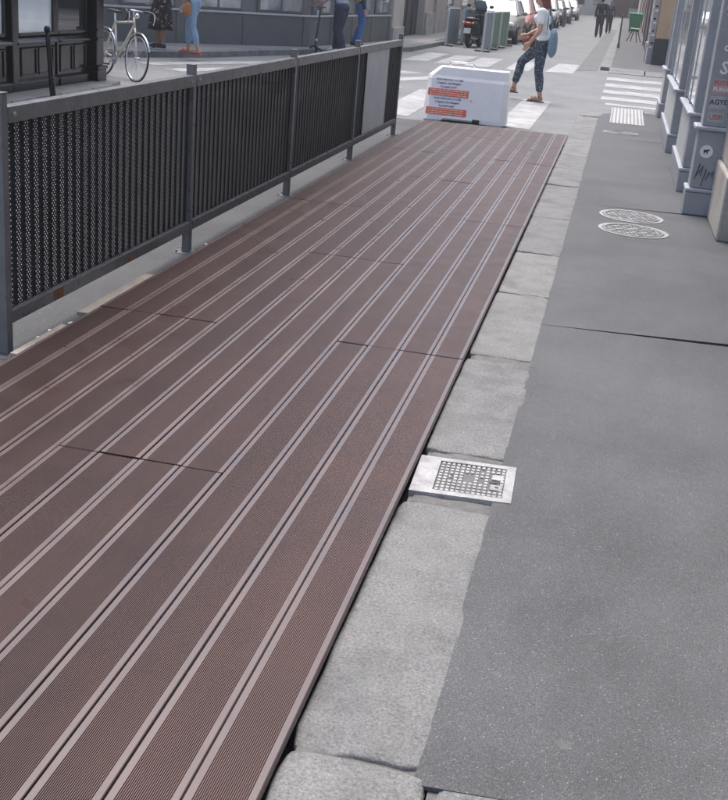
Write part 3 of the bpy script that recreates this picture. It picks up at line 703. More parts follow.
for y0, y1 in ((10.23, 11.14), (12.96, 14.09), (16.91, 18.44)):
    P(bs, 'door', M_BLUEG, 1.42, 1.515, y0+.01, y1-.01, .0, 2.9, .004); P(bs, 'door_pane', MATS['shop_glass_painted_sky'], 1.41, 1.419, y0+.15, y1-.15, .75, 2.6, 0)
    P(bs, 'threshold', M_LIMED, 1.25, 1.52, y0, y1, PZ_-.002, .012, .006)
# stickers on the face of the near pilaster (faces the viewer, normal -y)
def flat(nm, x, z, w, h, m, y=9.939, rot=0, par=bs, thick=.0012):
    o = MB().box(-w/2, w/2, -h/2, h/2, 0, thick).build(nm, m, par)
    o.matrix_local = Matrix.Translation((x-1.3, y-14, z-PZ_)) @ Matrix.Rotation(math.pi/2, 4, 'X') @ Matrix.Rotation(rot, 4, 'Z'); return o
def words(s, x, z, size, m, y=9.9375, rot=0, sx=1):
    return text_mesh('graffiti_text', s, size, m, bs, Matrix.Translation((x-1.3, y-14, z-PZ_)) @ Matrix.Rotation(math.pi/2, 4, 'X') @ Matrix.Rotation(rot, 4, 'Z'), sx=sx)
M_STK = mat('sticker_grey', (0.42, 0.42, 0.43), .6, var=.2, vs=20); M_STR2 = mat('sticker_pink', (0.50, 0.33, 0.33), .6, var=.15, vs=20)
M_GINK = mat('marker_black', (0.03, 0.03, 0.05), .6); M_GRED = mat('marker_red', (0.45, 0.10, 0.10), .6); M_GWH = mat('marker_white', (0.8, 0.8, 0.8), .5)
flat('sticker', 1.325, .775, .125, .075, M_STK); words('USE!', 1.325, .775, .055, M_GRED, rot=.05)
flat('sticker', 1.325, .895, .13, .095, M_STK, rot=.03); words('AGYE', 1.325, .895, .055, M_GINK, rot=.06)
flat('sticker', 1.325, 1.02, .13, .12, M_STR2, rot=-.02); words('PUTA', 1.325, 1.045, .048, M_GRED); words('FURIA', 1.325, .995, .044, M_GWH)
words('S', 1.325, 1.16, .14, M_GWH, rot=-.1); words('S.', 1.375, 1.17, .07, M_GWH); words('c', 1.31, 1.32, .09, M_GWH, rot=.3); words('o', 1.32, 1.44, .07, M_STK)
flat('sticker', 1.32, 1.60, .12, .07, M_STK, rot=.1); words('AGYE', 1.32, 1.6, .045, M_GINK, rot=.1); flat('sticker', 1.34, 1.72, .1, .07, M_STR2)
o = MB().cyl((0, 0, 0), (0, 0, .0012), .052, seg=24).build('round_sticker', M_GWH, bs); o.matrix_local = Matrix.Translation((1.30-1.3, 9.934-14, .50-PZ_)) @ Matrix.Rotation(math.pi/2, 4, 'X')
m = MB(); m.ell((-.008, .004, .0012), (.018, .012, .0012), 8); m.ell((.015, .012, .0012), (.012, .008, .0012), 8); m.box(-.02, -.012, -.022, 0, .0012, .0022); m.box(.004, .012, -.02, .004, .0012, .0022)
o = m.build('sticker_figure', M_GINK, bs); o.matrix_local = Matrix.Translation((1.30-1.3, 9.9325-14, .50-PZ_)) @ Matrix.Rotation(math.pi/2, 4, 'X')
m = MB()
for k in range(5): m.tube([(1.24-1.3+.03*k, 9.929-14, .27+.06*math.sin(k*2.1)-PZ_), (1.27-1.3+.028*k, 9.929-14, .37+.03*math.cos(k)-PZ_), (1.255-1.3+.03*k, 9.929-14, .30-PZ_)], .004, 5)
m.build('scrawl', mat('scrawl_ink', (0.12, 0.13, 0.16), .6), bs)
# weathered stone pier before it
sp_ = building('stone_pier', 'weathered beige stone pier standing in front of the shopfront pilaster', (1.9, 9.4, PZ_))
P(sp_, 'shaft', M_LIMED, 1.425, 2.6, 8.90, 10.03, .46, 5.6, .012)
P(sp_, 'plinth', M_LIMED, 1.395, 2.6, 8.86, 9.915, PZ_-.002, .455, .018)
P(sp_, 'side_door', M_DKPL, 1.75, 2.6, 5.5, 8.85, PZ_-.002, 5.6, .01); P(sp_, 'wall', M_LIMED, 1.62, 2.6, .5, 5.49, PZ_-.002, 5.6, .02)
# ochre building beyond the crossing
ob = building('ochre_shop', 'ochre rendered shop corner with dark plinth beyond the right-hand crossing', (1.6, 40, KZ))
P(ob, 'corner_pier', M_ORANGE, 1.37, 6, 34.75, 36.2, .68, 8, .01); P(ob, 'plinth', M_DKPL, 1.34, 6, 34.7, 36.2, KZ-.002, .675, .01)
P(ob, 'graffiti_column', M_STK, 1.19, 1.36, 35.1, 36.6, KZ-.002, 5, .01)
rng = random.Random(4)
for k in range(22):
    z = .4+k*.11; P(ob, 'tag_mark', (M_GINK, M_GWH, M_BLUEG)[k % 3], 1.186, 1.19, 35.2+rng.random()*.8, 36.1+rng.random()*.4, z, z+.05, 0)
    P(ob, 'tag_mark', (M_GWH, M_GINK, M_STK)[k % 3], 1.2+rng.random()*.05, 1.29+rng.random()*.05, 35.096, 35.1, z, z+.05, 0)
P(ob, 'column_base', M_PALEG, 1.15, 1.4, 36.61, 37.2, KZ-.002, .5, .01)
P(ob, 'wall', M_LIME, 1.5, 6, 36.21, 52, KZ-.002, 8, .01)
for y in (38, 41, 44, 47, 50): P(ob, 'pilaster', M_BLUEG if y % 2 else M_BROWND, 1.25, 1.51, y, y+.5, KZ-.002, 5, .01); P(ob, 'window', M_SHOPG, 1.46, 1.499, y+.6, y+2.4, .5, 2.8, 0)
wb = building('white_building', 'white rendered building with brown doors far along the right-hand pavement', (1.6, 90, KZ))
P(wb, 'wall', M_WHITEW, 1.45, 6, 52.02, 130, KZ-.002, 8, .01)
for y in (56, 62, 69, 77, 85, 95, 105): P(wb, 'door', M_BROWND, 1.40, 1.449, y, y+1.4, 0, 2.6, 0); P(wb, 'window', M_SHOPD, 1.42, 1.449, y+2.2, y+4, .8, 2.6, 0)
eb = building('end_building', 'pale building with tall windows closing the far end of the street', (-2, 132, 0))
P(eb, 'wall', M_WHITEW, -12, 8, 131, 134, -.13, 12, 0)
for k in range(9): f = P(eb, 'window', M_SHOPD, -9+k*1.9, -8+k*1.9, 130.94, 130.999, .9, 3.0, 0)
P(eb, 'door', M_BROWND, -.9, .5, 130.9, 130.939, 0, 3.1, 0)
fr_ = building('side_street_building', 'blue-grey wall turning into the right-hand side street', (6, 25, 0))
P(fr_, 'wall', M_LIME, 14, 16, 19, 32, -.1, 8, 0); P(fr_, 'window', M_SHOPD, 13.96, 13.999, 24, 26, .9, 2.8, 0)
fr_['label'] = 'limestone wall closing the view down the right-hand side street'

# ------------------------------------------------------------------ street furniture
bo_ = empty('leaning_bollard', (-5.98, 12.9, 0)); tag(bo_, 'slim black iron bollard leaning in front of the black shop', 'bollard')
bo_.rotation_euler = (0, rad(-5), 0)
MB().tube([(0, 0, -.02), (0, 0, .18), (0, 0, .20), (0, 0, .22), (0, 0, .70)], [.036, .034, .045, .032, .024], 12).build('shaft', M_BLACKP, bo_, smooth=False)
MB().tube([(0, 0, .62), (0, 0, .65)], .032, 12).build('collar', M_BLACKP, bo_); MB().ell((0, 0, .745), (.038, .038, .045), 14).build('ball_top', M_BLACKP, bo_, smooth=True)
b2 = empty('pavement_post', (.33, 44.6, KZ)); tag(b2, 'dark thin post at the edge of the far right pavement', 'post')
MB().tube([(0, 0, 0), (0, 0, .15), (0, 0, .17), (0, 0, 1.08)], [.05, .05, .035, .03], 10).build('shaft', M_GREYW, b2); MB().ell((0, 0, 1.11), (.045, .045, .05), 10).build('ball_top', M_GREYW, b2, smooth=True)
gbin = empty('green_bin', (.95, 68, KZ)); tag(gbin, 'green plastic wheelie bin far along the right-hand pavement', 'bin')
M_GREEN = mat('green_plastic', (0.03, 0.22, 0.09), .5)
MB().loft([[Vector((sx*.28, sy*.3, .08)) for sx, sy in ((-1, -1), (1, -1), (1, 1), (-1, 1))], [Vector((sx*.36, sy*.36, .98)) for sx, sy in ((-1, -1), (1, -1), (1, 1), (-1, 1))]]).build('body', M_GREEN, gbin, bevel=.03)
MB().loft([[Vector((sx*.38, sy*.4, .985)) for sx, sy in ((-1, -1), (1, -1), (1, 1), (-1, 1))], [Vector((sx*.34, sy*.34, 1.06)) for sx, sy in ((-1, -1), (1, -1), (1, 1), (-1, 1))]]).build('lid', M_GREEN, gbin, bevel=.02)
for x in (-.25, .25): MB().cyl((x-.03, .28, .1), (x+.03, .28, .1), .1, seg=14).build('wheel', M_RUB, gbin)
stl = empty('stool', (.9, 53, KZ)); tag(stl, 'small stool with pale round seat and splayed dark legs by green bin', 'stool')
MB().cyl((0, 0, .52), (0, 0, .56), .2, .2, 20).build('seat', M_WHITEW, stl, bevel=.01)
for k in range(4):
    a = k*math.pi/2+.4; MB().cyl((.32*math.cos(a), .32*math.sin(a), 0), (.1*math.cos(a), .1*math.sin(a), .52), .018, .018, 8).build('leg', M_BLKPL, stl)

# works barriers round the parked scooter
M_WGREY = mat('works_grey', (0.22, 0.25, 0.26), .55, var=.12, vs=2); M_WGREEN = mat('works_green', (0.10, 0.20, 0.14), .55, var=.12, vs=2); M_WPOST = mat('works_post', (0.5, 0.52, 0.53), .5)
def works(a, c, label, m, n=1):
    A, C = Vector(a), Vector(c); mid = (A+C)/2
    t = empty('works_barrier', (mid.x, mid.y, ROADZ)); tag(t, label, 'barrier', 'low works barriers round the parked scooter')
    p, q = A-mid, C-mid; d = (q-p).normalized(); nn_ = Vector((-d.y, d.x))
    MB().obox(p+d*.046, q-d*.046, .03, .05, 1.055).build('sheet', m, t, bevel=.004)
    for e in (p, q):
        MB().obox(e-d*.045, e+d*.045, .06, .0, 1.06).build('post', M_WPOST, t, bevel=.006)
        MB().obox(e-nn_*.22, e+nn_*.22, .06, -.0, .04).build('foot', M_BLKPL, t, bevel=.006)
    MB().obox(p, q, .05, 1.061, 1.09).build('top_rail', M_WPOST, t, bevel=.006)
    for s in (.33, .66):
        e = p.lerp(q, s); MB().obox(e-d*.03, e+d*.03, .044, .06, 1.01).build('rib', m, t)
    return t
works((-4.72, 35.9), (-4.62, 37.6), 'grey works barrier on the kerb side of the parked scooter', M_WGREY)
works((-4.5, 37.75), (-3.55, 37.75), 'grey works barrier closing the space behind the parked scooter', M_WGREY)
works((-3.45, 34.6), (-3.42, 36.2), 'grey works barrier on the road side of the parked scooter', M_WGREY)
works((-3.41, 36.3), (-3.36, 37.9), 'green-grey works barrier in the middle of the road side row', M_WGREEN)
works((-3.35, 38.0), (-3.28, 39.7), 'green works barrier ending the row before the cream car', M_WGREEN)

# ------------------------------------------------------------------ vehicles
M_TYRE = M_RUB; M_RIM = mat('wheel_rim', (0.4, 0.4, 0.42), .35, metal=.6)
M_CARG = glass('car_glass', (0.20, 0.28, 0.34), (0.08, 0.11, 0.13), .0, .25); M_LAMP = mat('headlamp', (0.75, 0.77, 0.8), .15); M_PLATEW = mat('number_plate', (0.75, 0.75, 0.72), .5)
M_TAIL = mat('tail_lamp', (0.5, 0.03, 0.03), .25)
def wheel(t, x, y, r, w, s):
    tw = MB(); 
    prof = [(r*.62, -w/2), (r*.9, -w/2), (r, -w*.3), (r, w*.3), (r*.9, w/2), (r*.62, w/2)]
    n = 24; rings = [[(x+b_, y+a_*math.cos(2*math.pi*i/n), r+a_*math.sin(2*math.pi*i/n)) for a_, b_ in prof] for i in range(n)]
    tw.loft(rings, False, 0, True); o = tw.build('wheel', M_TYRE, t, smooth=True)
    rb = MB(); rb.cyl((x-w*.35, y, r), (x+w*.35, y, r), r*.64, seg=20); rb.build('rim', M_RIM, o)
    hb = MB()
    for k in range(5):
        a = k*2*math.pi/5; hb.cyl((x+s*w*.37, y, r), (x+s*w*.37, y+r*.55*math.cos(a), r+r*.55*math.sin(a)), .03, .03, 6)
    hb.build('rim_spokes', M_CHROME, o)
def rrect(hw, z0, z1, y, k=5):
    pts = []; zc, hz = (z0+z1)/2, (z1-z0)/2; n = 20
    for i in range(n):
        a = 2*math.pi*(i+.5)/n; c, s = math.cos(a), math.sin(a)
        pts.append(Vector((hw*math.copysign(abs(c)**(2/k), c), y, zc+hz*math.copysign(abs(s)**(2/k), s))))
    return pts
def car(x, y, label, col, nm='parked_car', h=1.45, bump=None, L_=4.1):
    t = empty(nm, (x, y, ROADZ)); tag(t, label, 'car', 'cars parked along the left kerb')
    m = mat('car_paint_'+label[:14].replace(' ', '_'), col, .4, var=.04, spec=.35); f = L_/4.1
    secs = [(0, .6, .36, .60), (.06, .74, .27, .68), (.3, .82, .2, .80), (.7, .85, .19, .90), (1.15, .865, .19, .97), (2.4, .87, .19, .99), (3.4, .86, .2, .98), (3.85, .82, .24, .95), (4.05, .74, .3, .86), (4.1, .62, .36, .76)]
    MB().loft([rrect(hw, z0, z1, yy*f) for yy, hw, z0, z1 in secs]).build('body', m, t, smooth=True)
    cab = MB(); hb, hr = .78, .60
    lo = [(-hb, 1.05*f), (hb, 1.05*f), (hb+.02, 2.2*f), (hb-.02, 3.85*f), (-hb+.02, 3.85*f), (-hb-.02, 2.2*f)]; hi = [(-hr, 1.75*f), (hr, 1.75*f), (hr+.03, 2.4*f), (hr-.02, 3.5*f), (-hr+.02, 3.5*f), (-hr-.03, 2.4*f)]
    cab.loft([[Vector((a, b_, .93)) for a, b_ in lo], [Vector((a, b_, h-.06)) for a, b_ in hi]]); cab.build('windows', M_CARG, t, bevel=.02)
    MB().loft([[Vector((a*1.03, b_, h-.062)) for a, b_ in hi], [Vector((a*.85, 2.5*f+(b_-2.5*f)*.9, h)) for a, b_ in hi]]).build('roof', m, t, bevel=.02)
    for i in range(6):
        if i in (2, 5): continue
        MB().tube([(lo[i][0], lo[i][1], .95), (hi[i][0], hi[i][1], h-.05)], .035, 6).build('pillar', m, t)
    for s in (-1, 1):
        MB().ell((s*.62, .12*f, .64), (.16, .1, .085), 12).build('headlight', M_LAMP, t, smooth=True)
        MB().ell((s*.62, 4.02*f, .78), (.14, .07, .1), 12).build('tail_light', M_TAIL, t, smooth=True)
        mi = MB().ell((s*.98, 1.35*f, 1.0), (.1, .06, .07), 10).build('mirror', bump or m, t, smooth=True)
        for yy in (.72*f, 3.3*f):
            ar = MB().cyl((s*.80, yy, .32), (s*.872, yy, .32), .37, seg=24).build('wheel_arch', M_BLKPL, t); wheel(t, s*.80, yy, .31, .19, s)
        MB().box(s*.858-.012, s*.858+.012, 1.2*f, 3.0*f, .5, .54).build('side_trim', M_BLKPL, t)
    bp = bump or M_BLKPL
    MB().loft([rrect(.80, .26, .47, -.035), rrect(.84, .24, .49, .25)]).build('bumper', bp, t, smooth=True)
    MB().box(-.42, .42, -.03, .03, .50, .60).build('grille', M_BLKPL, t, bevel=.01); MB().box(-.26, .26, -.05, -.036, .34, .45).build('number_plate', M_PLATEW, t)
    return t
car(-3.98, 41.1, 'cream car parked directly behind the works barriers', (0.27, 0.265, 0.245))
car(-3.98, 46.6, 'pinkish red car parked second behind the cream car', (0.48, 0.20, 0.18), h=1.5)
car(-4.02, 52.0, 'pale blue car parked between the red and white cars', (0.35, 0.45, 0.55))
car(-4.05, 58.5, 'white car with black bumper parked behind pale blue car', (0.5, 0.5, 0.5), bump=M_BLKPL, h=1.55)
car(-4.05, 64.5, 'white tall car with dark lower front parked beyond the woman', (0.5, 0.5, 0.5), h=1.6)
car(-4.05, 72.0, 'dark grey car parked by the thin kerb posts', (0.08, 0.085, 0.09))
car(-4.08, 80.0, 'silver car parked beyond the dark grey car', (0.5, 0.5, 0.52))
car(-4.08, 92.0, 'small white car parked far down the street', (0.5, 0.5, 0.5))
for k, y in enumerate((70.0, 71.4, 78.6, 79.4)):
    t = empty('kerb_post', (-3.05, y, ROADZ)); tag(t, 'thin dark post at the roadside between the far parked cars', 'post', 'thin roadside posts between parked cars')
    MB().tube([(0, 0, 0), (0, 0, .1), (0, 0, .12), (0, 0, 1.0)], [.06, .06, .04, .035], 10).build('shaft', M_GREYW, t); MB().ell((0, 0, 1.03), (.05, .05, .06), 10).build('ball_top', M_GREYW, t, smooth=True)

ms = empty('motor_scooter', (-4.12, 36.05, ROADZ), rad(-8)); tag(ms, 'black motor scooter with red tail light parked between works barriers', 'scooter')
wheel(ms, 0, .28, .26, .13, 1); wheel(ms, 0, 1.5, .26, .12, 1)
M_MSB = mat('scooter_black', (0.02, 0.02, 0.023), .35)
MB().loft([rrect(.10, .50, .72, -.02, 3), rrect(.17, .42, .80, .12, 3), rrect(.19, .36, .80, .45, 3), rrect(.17, .34, .74, .8, 3), rrect(.10, .36, .6, .98, 3)]).build('tail_body', M_MSB, ms, smooth=True)
MB().loft([rrect(.11, .78, .86, .02, 3), rrect(.16, .79, .88, .3, 3), rrect(.14, .78, .84, .85, 3)]).build('seat', M_BLKPL, ms, smooth=True)
MB().box(-.17, .17, .75, 1.35, .28, .34).build('footboard', M_BLKPL, ms, bevel=.02)
MB().loft([rrect(.2, .3, .36, 1.30, 3), rrect(.22, .55, .62, 1.36, 3), rrect(.15, .9, .95, 1.28, 3)]).build('leg_shield', M_MSB, ms, smooth=True)
MB().ell((0, -.02, .70), (.13, .05, .05), 12).build('tail_light', M_TAIL, ms, smooth=True)
for s in (-1, 1): MB().ell((s*.15, 0, .72), (.035, .04, .03), 8).build('indicator', mat('amber_lamp', (.75, .45, .3), .3), ms, smooth=True)
o = MB().box(-.105, .105, -.006, .006, 0, .15).build('number_plate', M_PLATEW, ms); o.location = (0, -.06, .42); o.rotation_euler.x = rad(-12)
MB().loft([rrect(.09, .30, .55, .02, 3), rrect(.07, .3, .5, .12, 3)]).build('mudguard', M_BLKPL, ms, smooth=True)
MB().tube([(-.36, 1.12, 1.02), (-.15, 1.2, 1.02), (0, 1.24, .98), (.15, 1.2, 1.02), (.36, 1.12, 1.02)], .018, 8).build('handlebar', M_BLKPL, ms)
for s in (-1, 1):
    q = MB().ell((s*.36, 1.18, 1.2), (.07, .02, .05), 10).build('mirror', M_BLKPL, ms, smooth=True); MB().tube([(s*.26, 1.16, 1.03), (s*.36, 1.18, 1.18)], .008, 6).build('mirror_stem', M_BLKPL, q)
MB().tube([(0, 1.26, .95), (0, 1.5, .28)], .04, 8).build('fork', M_BLKPL, ms)
MB().loft([rrect(.17, .98, .995, 1.33, 3), rrect(.2, 1.18, 1.19, 1.30, 3), rrect(.13, 1.36, 1.365, 1.24, 3)]).build('windscreen', M_CARG, ms, smooth=True)
MB().cyl((.13, .1, .3), (.15, .6, .28), .05, .045, 10).build('exhaust', M_CHROME, ms); MB().tube([(-.1, .75, .3), (-.3, .8, .02)], .012, 6).build('side_stand', M_CHROME, ms)

# bicycle leaning by the black shop corner
hd = Vector((.793, -.615, 0)).normalized(); bk = empty('bicycle', (-6.47, 16.5, ROADZ), math.atan2(-hd.x, hd.y)); tag(bk, 'cream road bicycle with drop handlebars beside the black shop corner', 'bicycle')
bk.rotation_euler.y = rad(-4)
M_CREAM = mat('cream_frame_paint', (0.55, 0.5, 0.4), .35)
def bwheel(y, nm, rot=0):
    t = MB(); R_ = .335; t.tube([(0, y+R_*math.cos(a), R_+R_*math.sin(a)) for a in [2*math.pi*i/36 for i in range(36)]], .013, 8, True)
    o = t.build('wheel', M_RUB, bk, smooth=True)
    MB().tube([(0, y+.315*math.cos(a), R_+.315*math.sin(a)) for a in [2*math.pi*i/36 for i in range(36)]], .011, 6, True).build('rim', M_CHROME, o, smooth=True)
    s = MB()
    for k in range(18):
        a = k*2*math.pi/18; s.tube([((-1)**k*.02, y, R_), (0, y+.31*math.cos(a), R_+.31*math.sin(a))], .0017, 4)
    s.build('spokes', M_CHROME, o); MB().cyl((-.04, y, R_), (.04, y, R_), .02, seg=10).build('hub', M_CHROME, o)
    MB().tube([(0, y+.365*math.cos(a), R_+.365*math.sin(a)) for a in [rad(20)+rad(140)*i/12 for i in range(13)]], .016, 6).build('mudguard', M_CHROME, o, smooth=True)
    return o
fwheel = bwheel(0, 'f'); bwheel(-1.0, 'r')
hd_, bbk, st_, hub = (0, -.14, .80), (0, -.60, .28), (0, -.72, .80), (0, -1.0, .335)
for a, c in ((hd_, bbk), (bbk, st_), (st_, (0, -.16, .84)), (bbk, hub), (st_, hub), ((0, -.12, .74), (0, -.17, .90))): MB().tube([a, c], .016, 8).build('frame_tube', M_CREAM, bk, smooth=True)
MB().tube([(0, -.12, .76), (0, -.03, .45), (0, 0, .335)], .014, 8).build('fork', M_CREAM, bk, smooth=True)
MB().tube([(0, -.17, .9), (0, -.19, .98), (0, -.1, 1.0)], .014, 8).build('stem', M_CHROME, bk, smooth=True)
MB().tube([(-.12, -.1, 1.0), (.12, -.1, 1.0)], .013, 8).build('handlebar', M_CHROME, bk, smooth=True)
for s in (-1, 1):
    MB().tube([(s*.12, -.1, 1.0), (s*.2, -.09, 1.0), (s*.215, .0, .99), (s*.22, .04, .93), (s*.22, .0, .86), (s*.22, -.1, .85)], .017, 8).build('bar_tape', M_BLKPL, bk, smooth=True)
    MB().tube([(s*.21, .05, .99), (s*.21, .07, .9), (s*.21, .04, .83)], .008, 6).build('brake_lever', M_CHROME, bk)
    MB().tube([(s*.06, -.6, .28), (s*.07, -.6-s*.12, .28-s*.1)], .01, 6).build('crank', M_CHROME, bk); MB().box(s*.11-.04, s*.11+.04, -.64-s*.12, -.56-s*.12, .27-s*.1, .29-s*.1).build('pedal', M_BLKPL, bk)
MB().cyl((.04, -.6, .28), (.046, -.6, .28), .09, seg=20).build('chainring', M_CHROME, bk)
MB().tube([(0, -.72, .8), (0, -.745, .93)], .013, 8).build('seat_post', M_CHROME, bk)
MB().loft([rrect(.02, .94, .97, -.55, 3), rrect(.05, .93, .97, -.7, 3), rrect(.075, .93, .985, -.85, 3)]).build('saddle', M_BLKPL, bk, smooth=True)
MB().ell((.0, -.09, .93), (.04, .05, .04), 10).build('lamp', M_CHROME, bk, smooth=True)

# ------------------------------------------------------------------ people
M_SKIN = mat('skin', (0.45, 0.27, 0.19), .55, var=.06, vs=8); M_SKIND = mat('skin_tan', (0.36, 0.2, 0.13), .55, var=.06, vs=8)
M_HAIRB = mat('hair_brown', (0.05, 0.028, 0.016), .5, var=.3, vs=30); M_HAIRR = mat('hair_auburn', (0.14, 0.045, 0.03), .5, var=.3, vs=30); M_HAIRK = mat('hair_black', (0.012, 0.01, 0.01), .45)
def cloth(name, col, var=.14): return mat('cloth_'+name, col, .85, var=var, vs=7, fine=.08, fs=90, bump=.5, bs=18)
def speck_cloth(name, base, spot, sc_, th):
    m, nt, b = nodes_of(name); pos = N(nt, 'ShaderNodeTexCoord').outputs['Object']
    f = noise_n(nt, pos, sc_, 2, .6); c = mixc(nt, 'MIX', ramp(nt, f, [(th, g3(0)), (th+.05, g3(1))]), base, spot)
    L(nt, c, b.inputs['Base Color']); b.inputs['Roughness'].default_value = .85; return m
class Blob(MB):
    def cap(s, p0, r0, p1, r1):
        p0, p1 = Vector(p0), Vector(p1)
        s.ell(p0, (r0, r0, r0), 12); s.ell(p1, (r1, r1, r1), 12); s.tube([p0, p1], [r0*.99, r1*.99], 12); return s
    def chain(s, pts, rs):
        for i in range(len(pts)-1): s.cap(pts[i], rs[i], pts[i+1], rs[i+1])
        return s
    def blob(s, name, m, parent, vox=.011, it=5):
        o = link(name, s.mesh(name, m), parent)
        r = o.modifiers.new('r', 'REMESH'); r.mode = 'VOXEL'; r.voxel_size = vox; r.use_smooth_shade = True
        k = o.modifiers.new('s', 'SMOOTH'); k.iterations = it; k.factor = .5
        BLOBS.append(o); return o
def lerp(a, b, t): return Vector(a).lerp(Vector(b), t)
DEF = dict(head=(0, .03, 1.58), neck=(0, 0, 1.43), chest=(0, 0, 1.27), waist=(0, 0, 1.06), pelvis=(0, 0, .93),
           shL=(-.17, 0, 1.375), elL=(-.22, -.03, 1.10), wrL=(-.23, .05, .86), shR=(.17, 0, 1.375), elR=(.22, -.03, 1.10), wrR=(.23, .05, .86),
           hipL=(-.085, 0, .89), knL=(-.09, .02, .49), anL=(-.09, 0, .085), toL=(-.1, .15, .03), hipR=(.085, 0, .89), knR=(.09, .02, .49), anR=(.09, 0, .085), toR=(.1, .15, .03))
def person(loc, rz, label, pose={}, skin=M_SKIN, hair=M_HAIRB, long_hair=False, top=None, sleeve=.5, bottom=None, leg_len=1.0, loose=1.0, dress=None, shoes=None, sole=None, scale=1.0, fem=True, sandal=None, vox=.011):
    J = {k: Vector(v) for k, v in DEF.items()}; J.update({k: Vector(v) for k, v in pose.items()})
    t = empty('person', loc, rz); t.scale = (scale,)*3; tag(t, label, 'person')
    w = .88 if fem else 1.0
    def torso(b, g):
        b.ell(J['chest'], (.165*w+g, .105+g, .17), 16); b.ell(J['waist'], (.135*w+g, .092+g, .15), 16); b.ell(J['pelvis'], (.165+g if fem else .155+g, .11+g, .13), 16)
        b.cap(J['shL'], .055+g, J['chest']+Vector((-.04, 0, .06)), .09+g); b.cap(J['shR'], .055+g, J['chest']+Vector((.04, 0, .06)), .09+g)
        if fem:
            for s in (-1, 1): b.ell(J['chest']+Vector((s*.07, .085, .0)), (.06+g*.5, .05+g*.5, .06), 10)
        else: b.ell(J['chest']+Vector((0, .03, .02)), (.16, .1, .12), 12)
    b = Blob(); torso(b, 0)
    b.cap(J['chest']+Vector((0, 0, .12)), .06, J['neck'], .05); b.cap(J['neck'], .05, J['head']+Vector((0, -.01, -.06)), .05)
    h = J['head']
    b.ell(h+Vector((0, -.01, .03)), (.074, .092, .085), 16); b.ell(h+Vector((0, .025, -.045)), (.056, .062, .068), 14); b.ell(h+Vector((0, .09, -.02)), (.013, .02, .022), 8); b.ell(h+Vector((0, .078, -.065)), (.026, .014, .013), 8)
    for s in (-1, 1): b.ell(h+Vector((s*.077, -.01, -.01)), (.012, .02, .032), 8)
    for s, S in (('L', -1), ('R', 1)):
        b.chain([J['sh'+s], lerp(J['sh'+s], J['el'+s], .4), J['el'+s], lerp(J['el'+s], J['wr'+s], .3), J['wr'+s]], [.05*w, .045*w, .037, .038, .025])
        d = (J['wr'+s]-J['el'+s]).normalized(); sd = Vector((0, 1, 0)) if abs(d.y) < .8 else Vector((0, 0, 1)); sd = (sd-d*sd.dot(d)).normalized(); nrm = d.cross(sd)
        W_ = J['wr'+s]
        for q in (-.022, 0, .022): b.cap(W_+d*.015+sd*q*.7, .02, W_+d*.075+sd*q, .016)
        for i, q in enumerate((-.031, -.011, .011, .030)):
            l = (.058, .07, .075, .064)[i]; k1 = W_+d*.085+sd*q; k2 = k1+d*l*.5+nrm*.01*S; k3 = k1+d*l*.85+nrm*.03*S
            b.chain([k1, k2, k3], [.0098, .0088, .0078])
        b.chain([W_+d*.025+sd*.028, W_+d*.06+sd*.052+nrm*.012*S, W_+d*.09+sd*.05+nrm*.022*S], [.013, .011, .009])
        b.chain([J['hip'+s], lerp(J['hip'+s], J['kn'+s], .3), J['kn'+s], lerp(J['kn'+s], J['an'+s], .3)+Vector((0, -.012, 0)), J['an'+s]], [.088, .08, .053, .055, .036])
        an, to = J['an'+s], J['to'+s]; dz = (to-an).normalized()
        b.cap(an, .036, an+Vector((0, -.03, -.045)), .03); b.cap(an+Vector((0, -.02, -.045)), .03, to, .026); b.cap(lerp(an, to, .55), .034, to+Vector((.02*S, 0, 0)), .02); b.cap(to, .024, to+Vector((0, .035, -.004)), .016)
    b.blob('body', skin, t, vox)
    for s in (-1, 1): MB().ell(h+Vector((s*.029, .083, .008)), (.012, .008, .007), 8).build('eye', M_HAIRK, t, smooth=True)
    hb = Blob(); hb.ell(h+Vector((0, -.025, .045)), (.085, .098, .085), 16); hb.ell(h+Vector((0, -.05, -.0)), (.08, .07, .09), 14)
    if long_hair: hb.cap(h+Vector((0, -.08, 0)), .065, J['neck']+Vector((0, -.09, -.08)), .05); hb.cap(h+Vector((.05, -.05, 0)), .04, J['neck']+Vector((.07, -.05, -.04)), .03); hb.cap(h+Vector((-.05, -.05, 0)), .04, J['neck']+Vector((-.07, -.05, -.04)), .03)
    hb.blob('hair', hair, t, .012)
    if top or dress:
        b = Blob(); torso(b, .014)
        for s in 'LR':
            if sleeve > 0:
                if sleeve <= .5: b.chain([J['sh'+s], lerp(J['sh'+s], J['el'+s], sleeve*1.2)], [.068*w, .062*w])
                else: b.chain([J['sh'+s], J['el'+s], lerp(J['el'+s], J['wr'+s], (sleeve-.5)*1.9)], [.07, .056, .042])
        b.blob('dress_bodice' if dress else 'top', top or dress, t, .012)
    if dress:
        rings = []; n = 28; p = J['pelvis']
        for k, (z, rx_, ry_) in enumerate(((.98, .165, .125), (.9, .2, .16), (.75, .225, .185), (.55, .25, .21), (.36, .275, .235))):
            rings.append([Vector((p.x+rx_*(1+.05*math.sin(i*1.35+k*.4)*k/3)*math.cos(2*math.pi*i/n), p.y+ry_*(1+.05*math.sin(i*1.35+k*.4)*k/3)*math.sin(2*math.pi*i/n)+.01*k, z+.012*math.sin(i*.9)*(k == 4))) for i in range(n)])
        o = MB().loft(rings, False).build('skirt', dress, t, smooth=True); so_ = o.modifiers.new('t', 'SOLIDIFY'); so_.thickness = .006
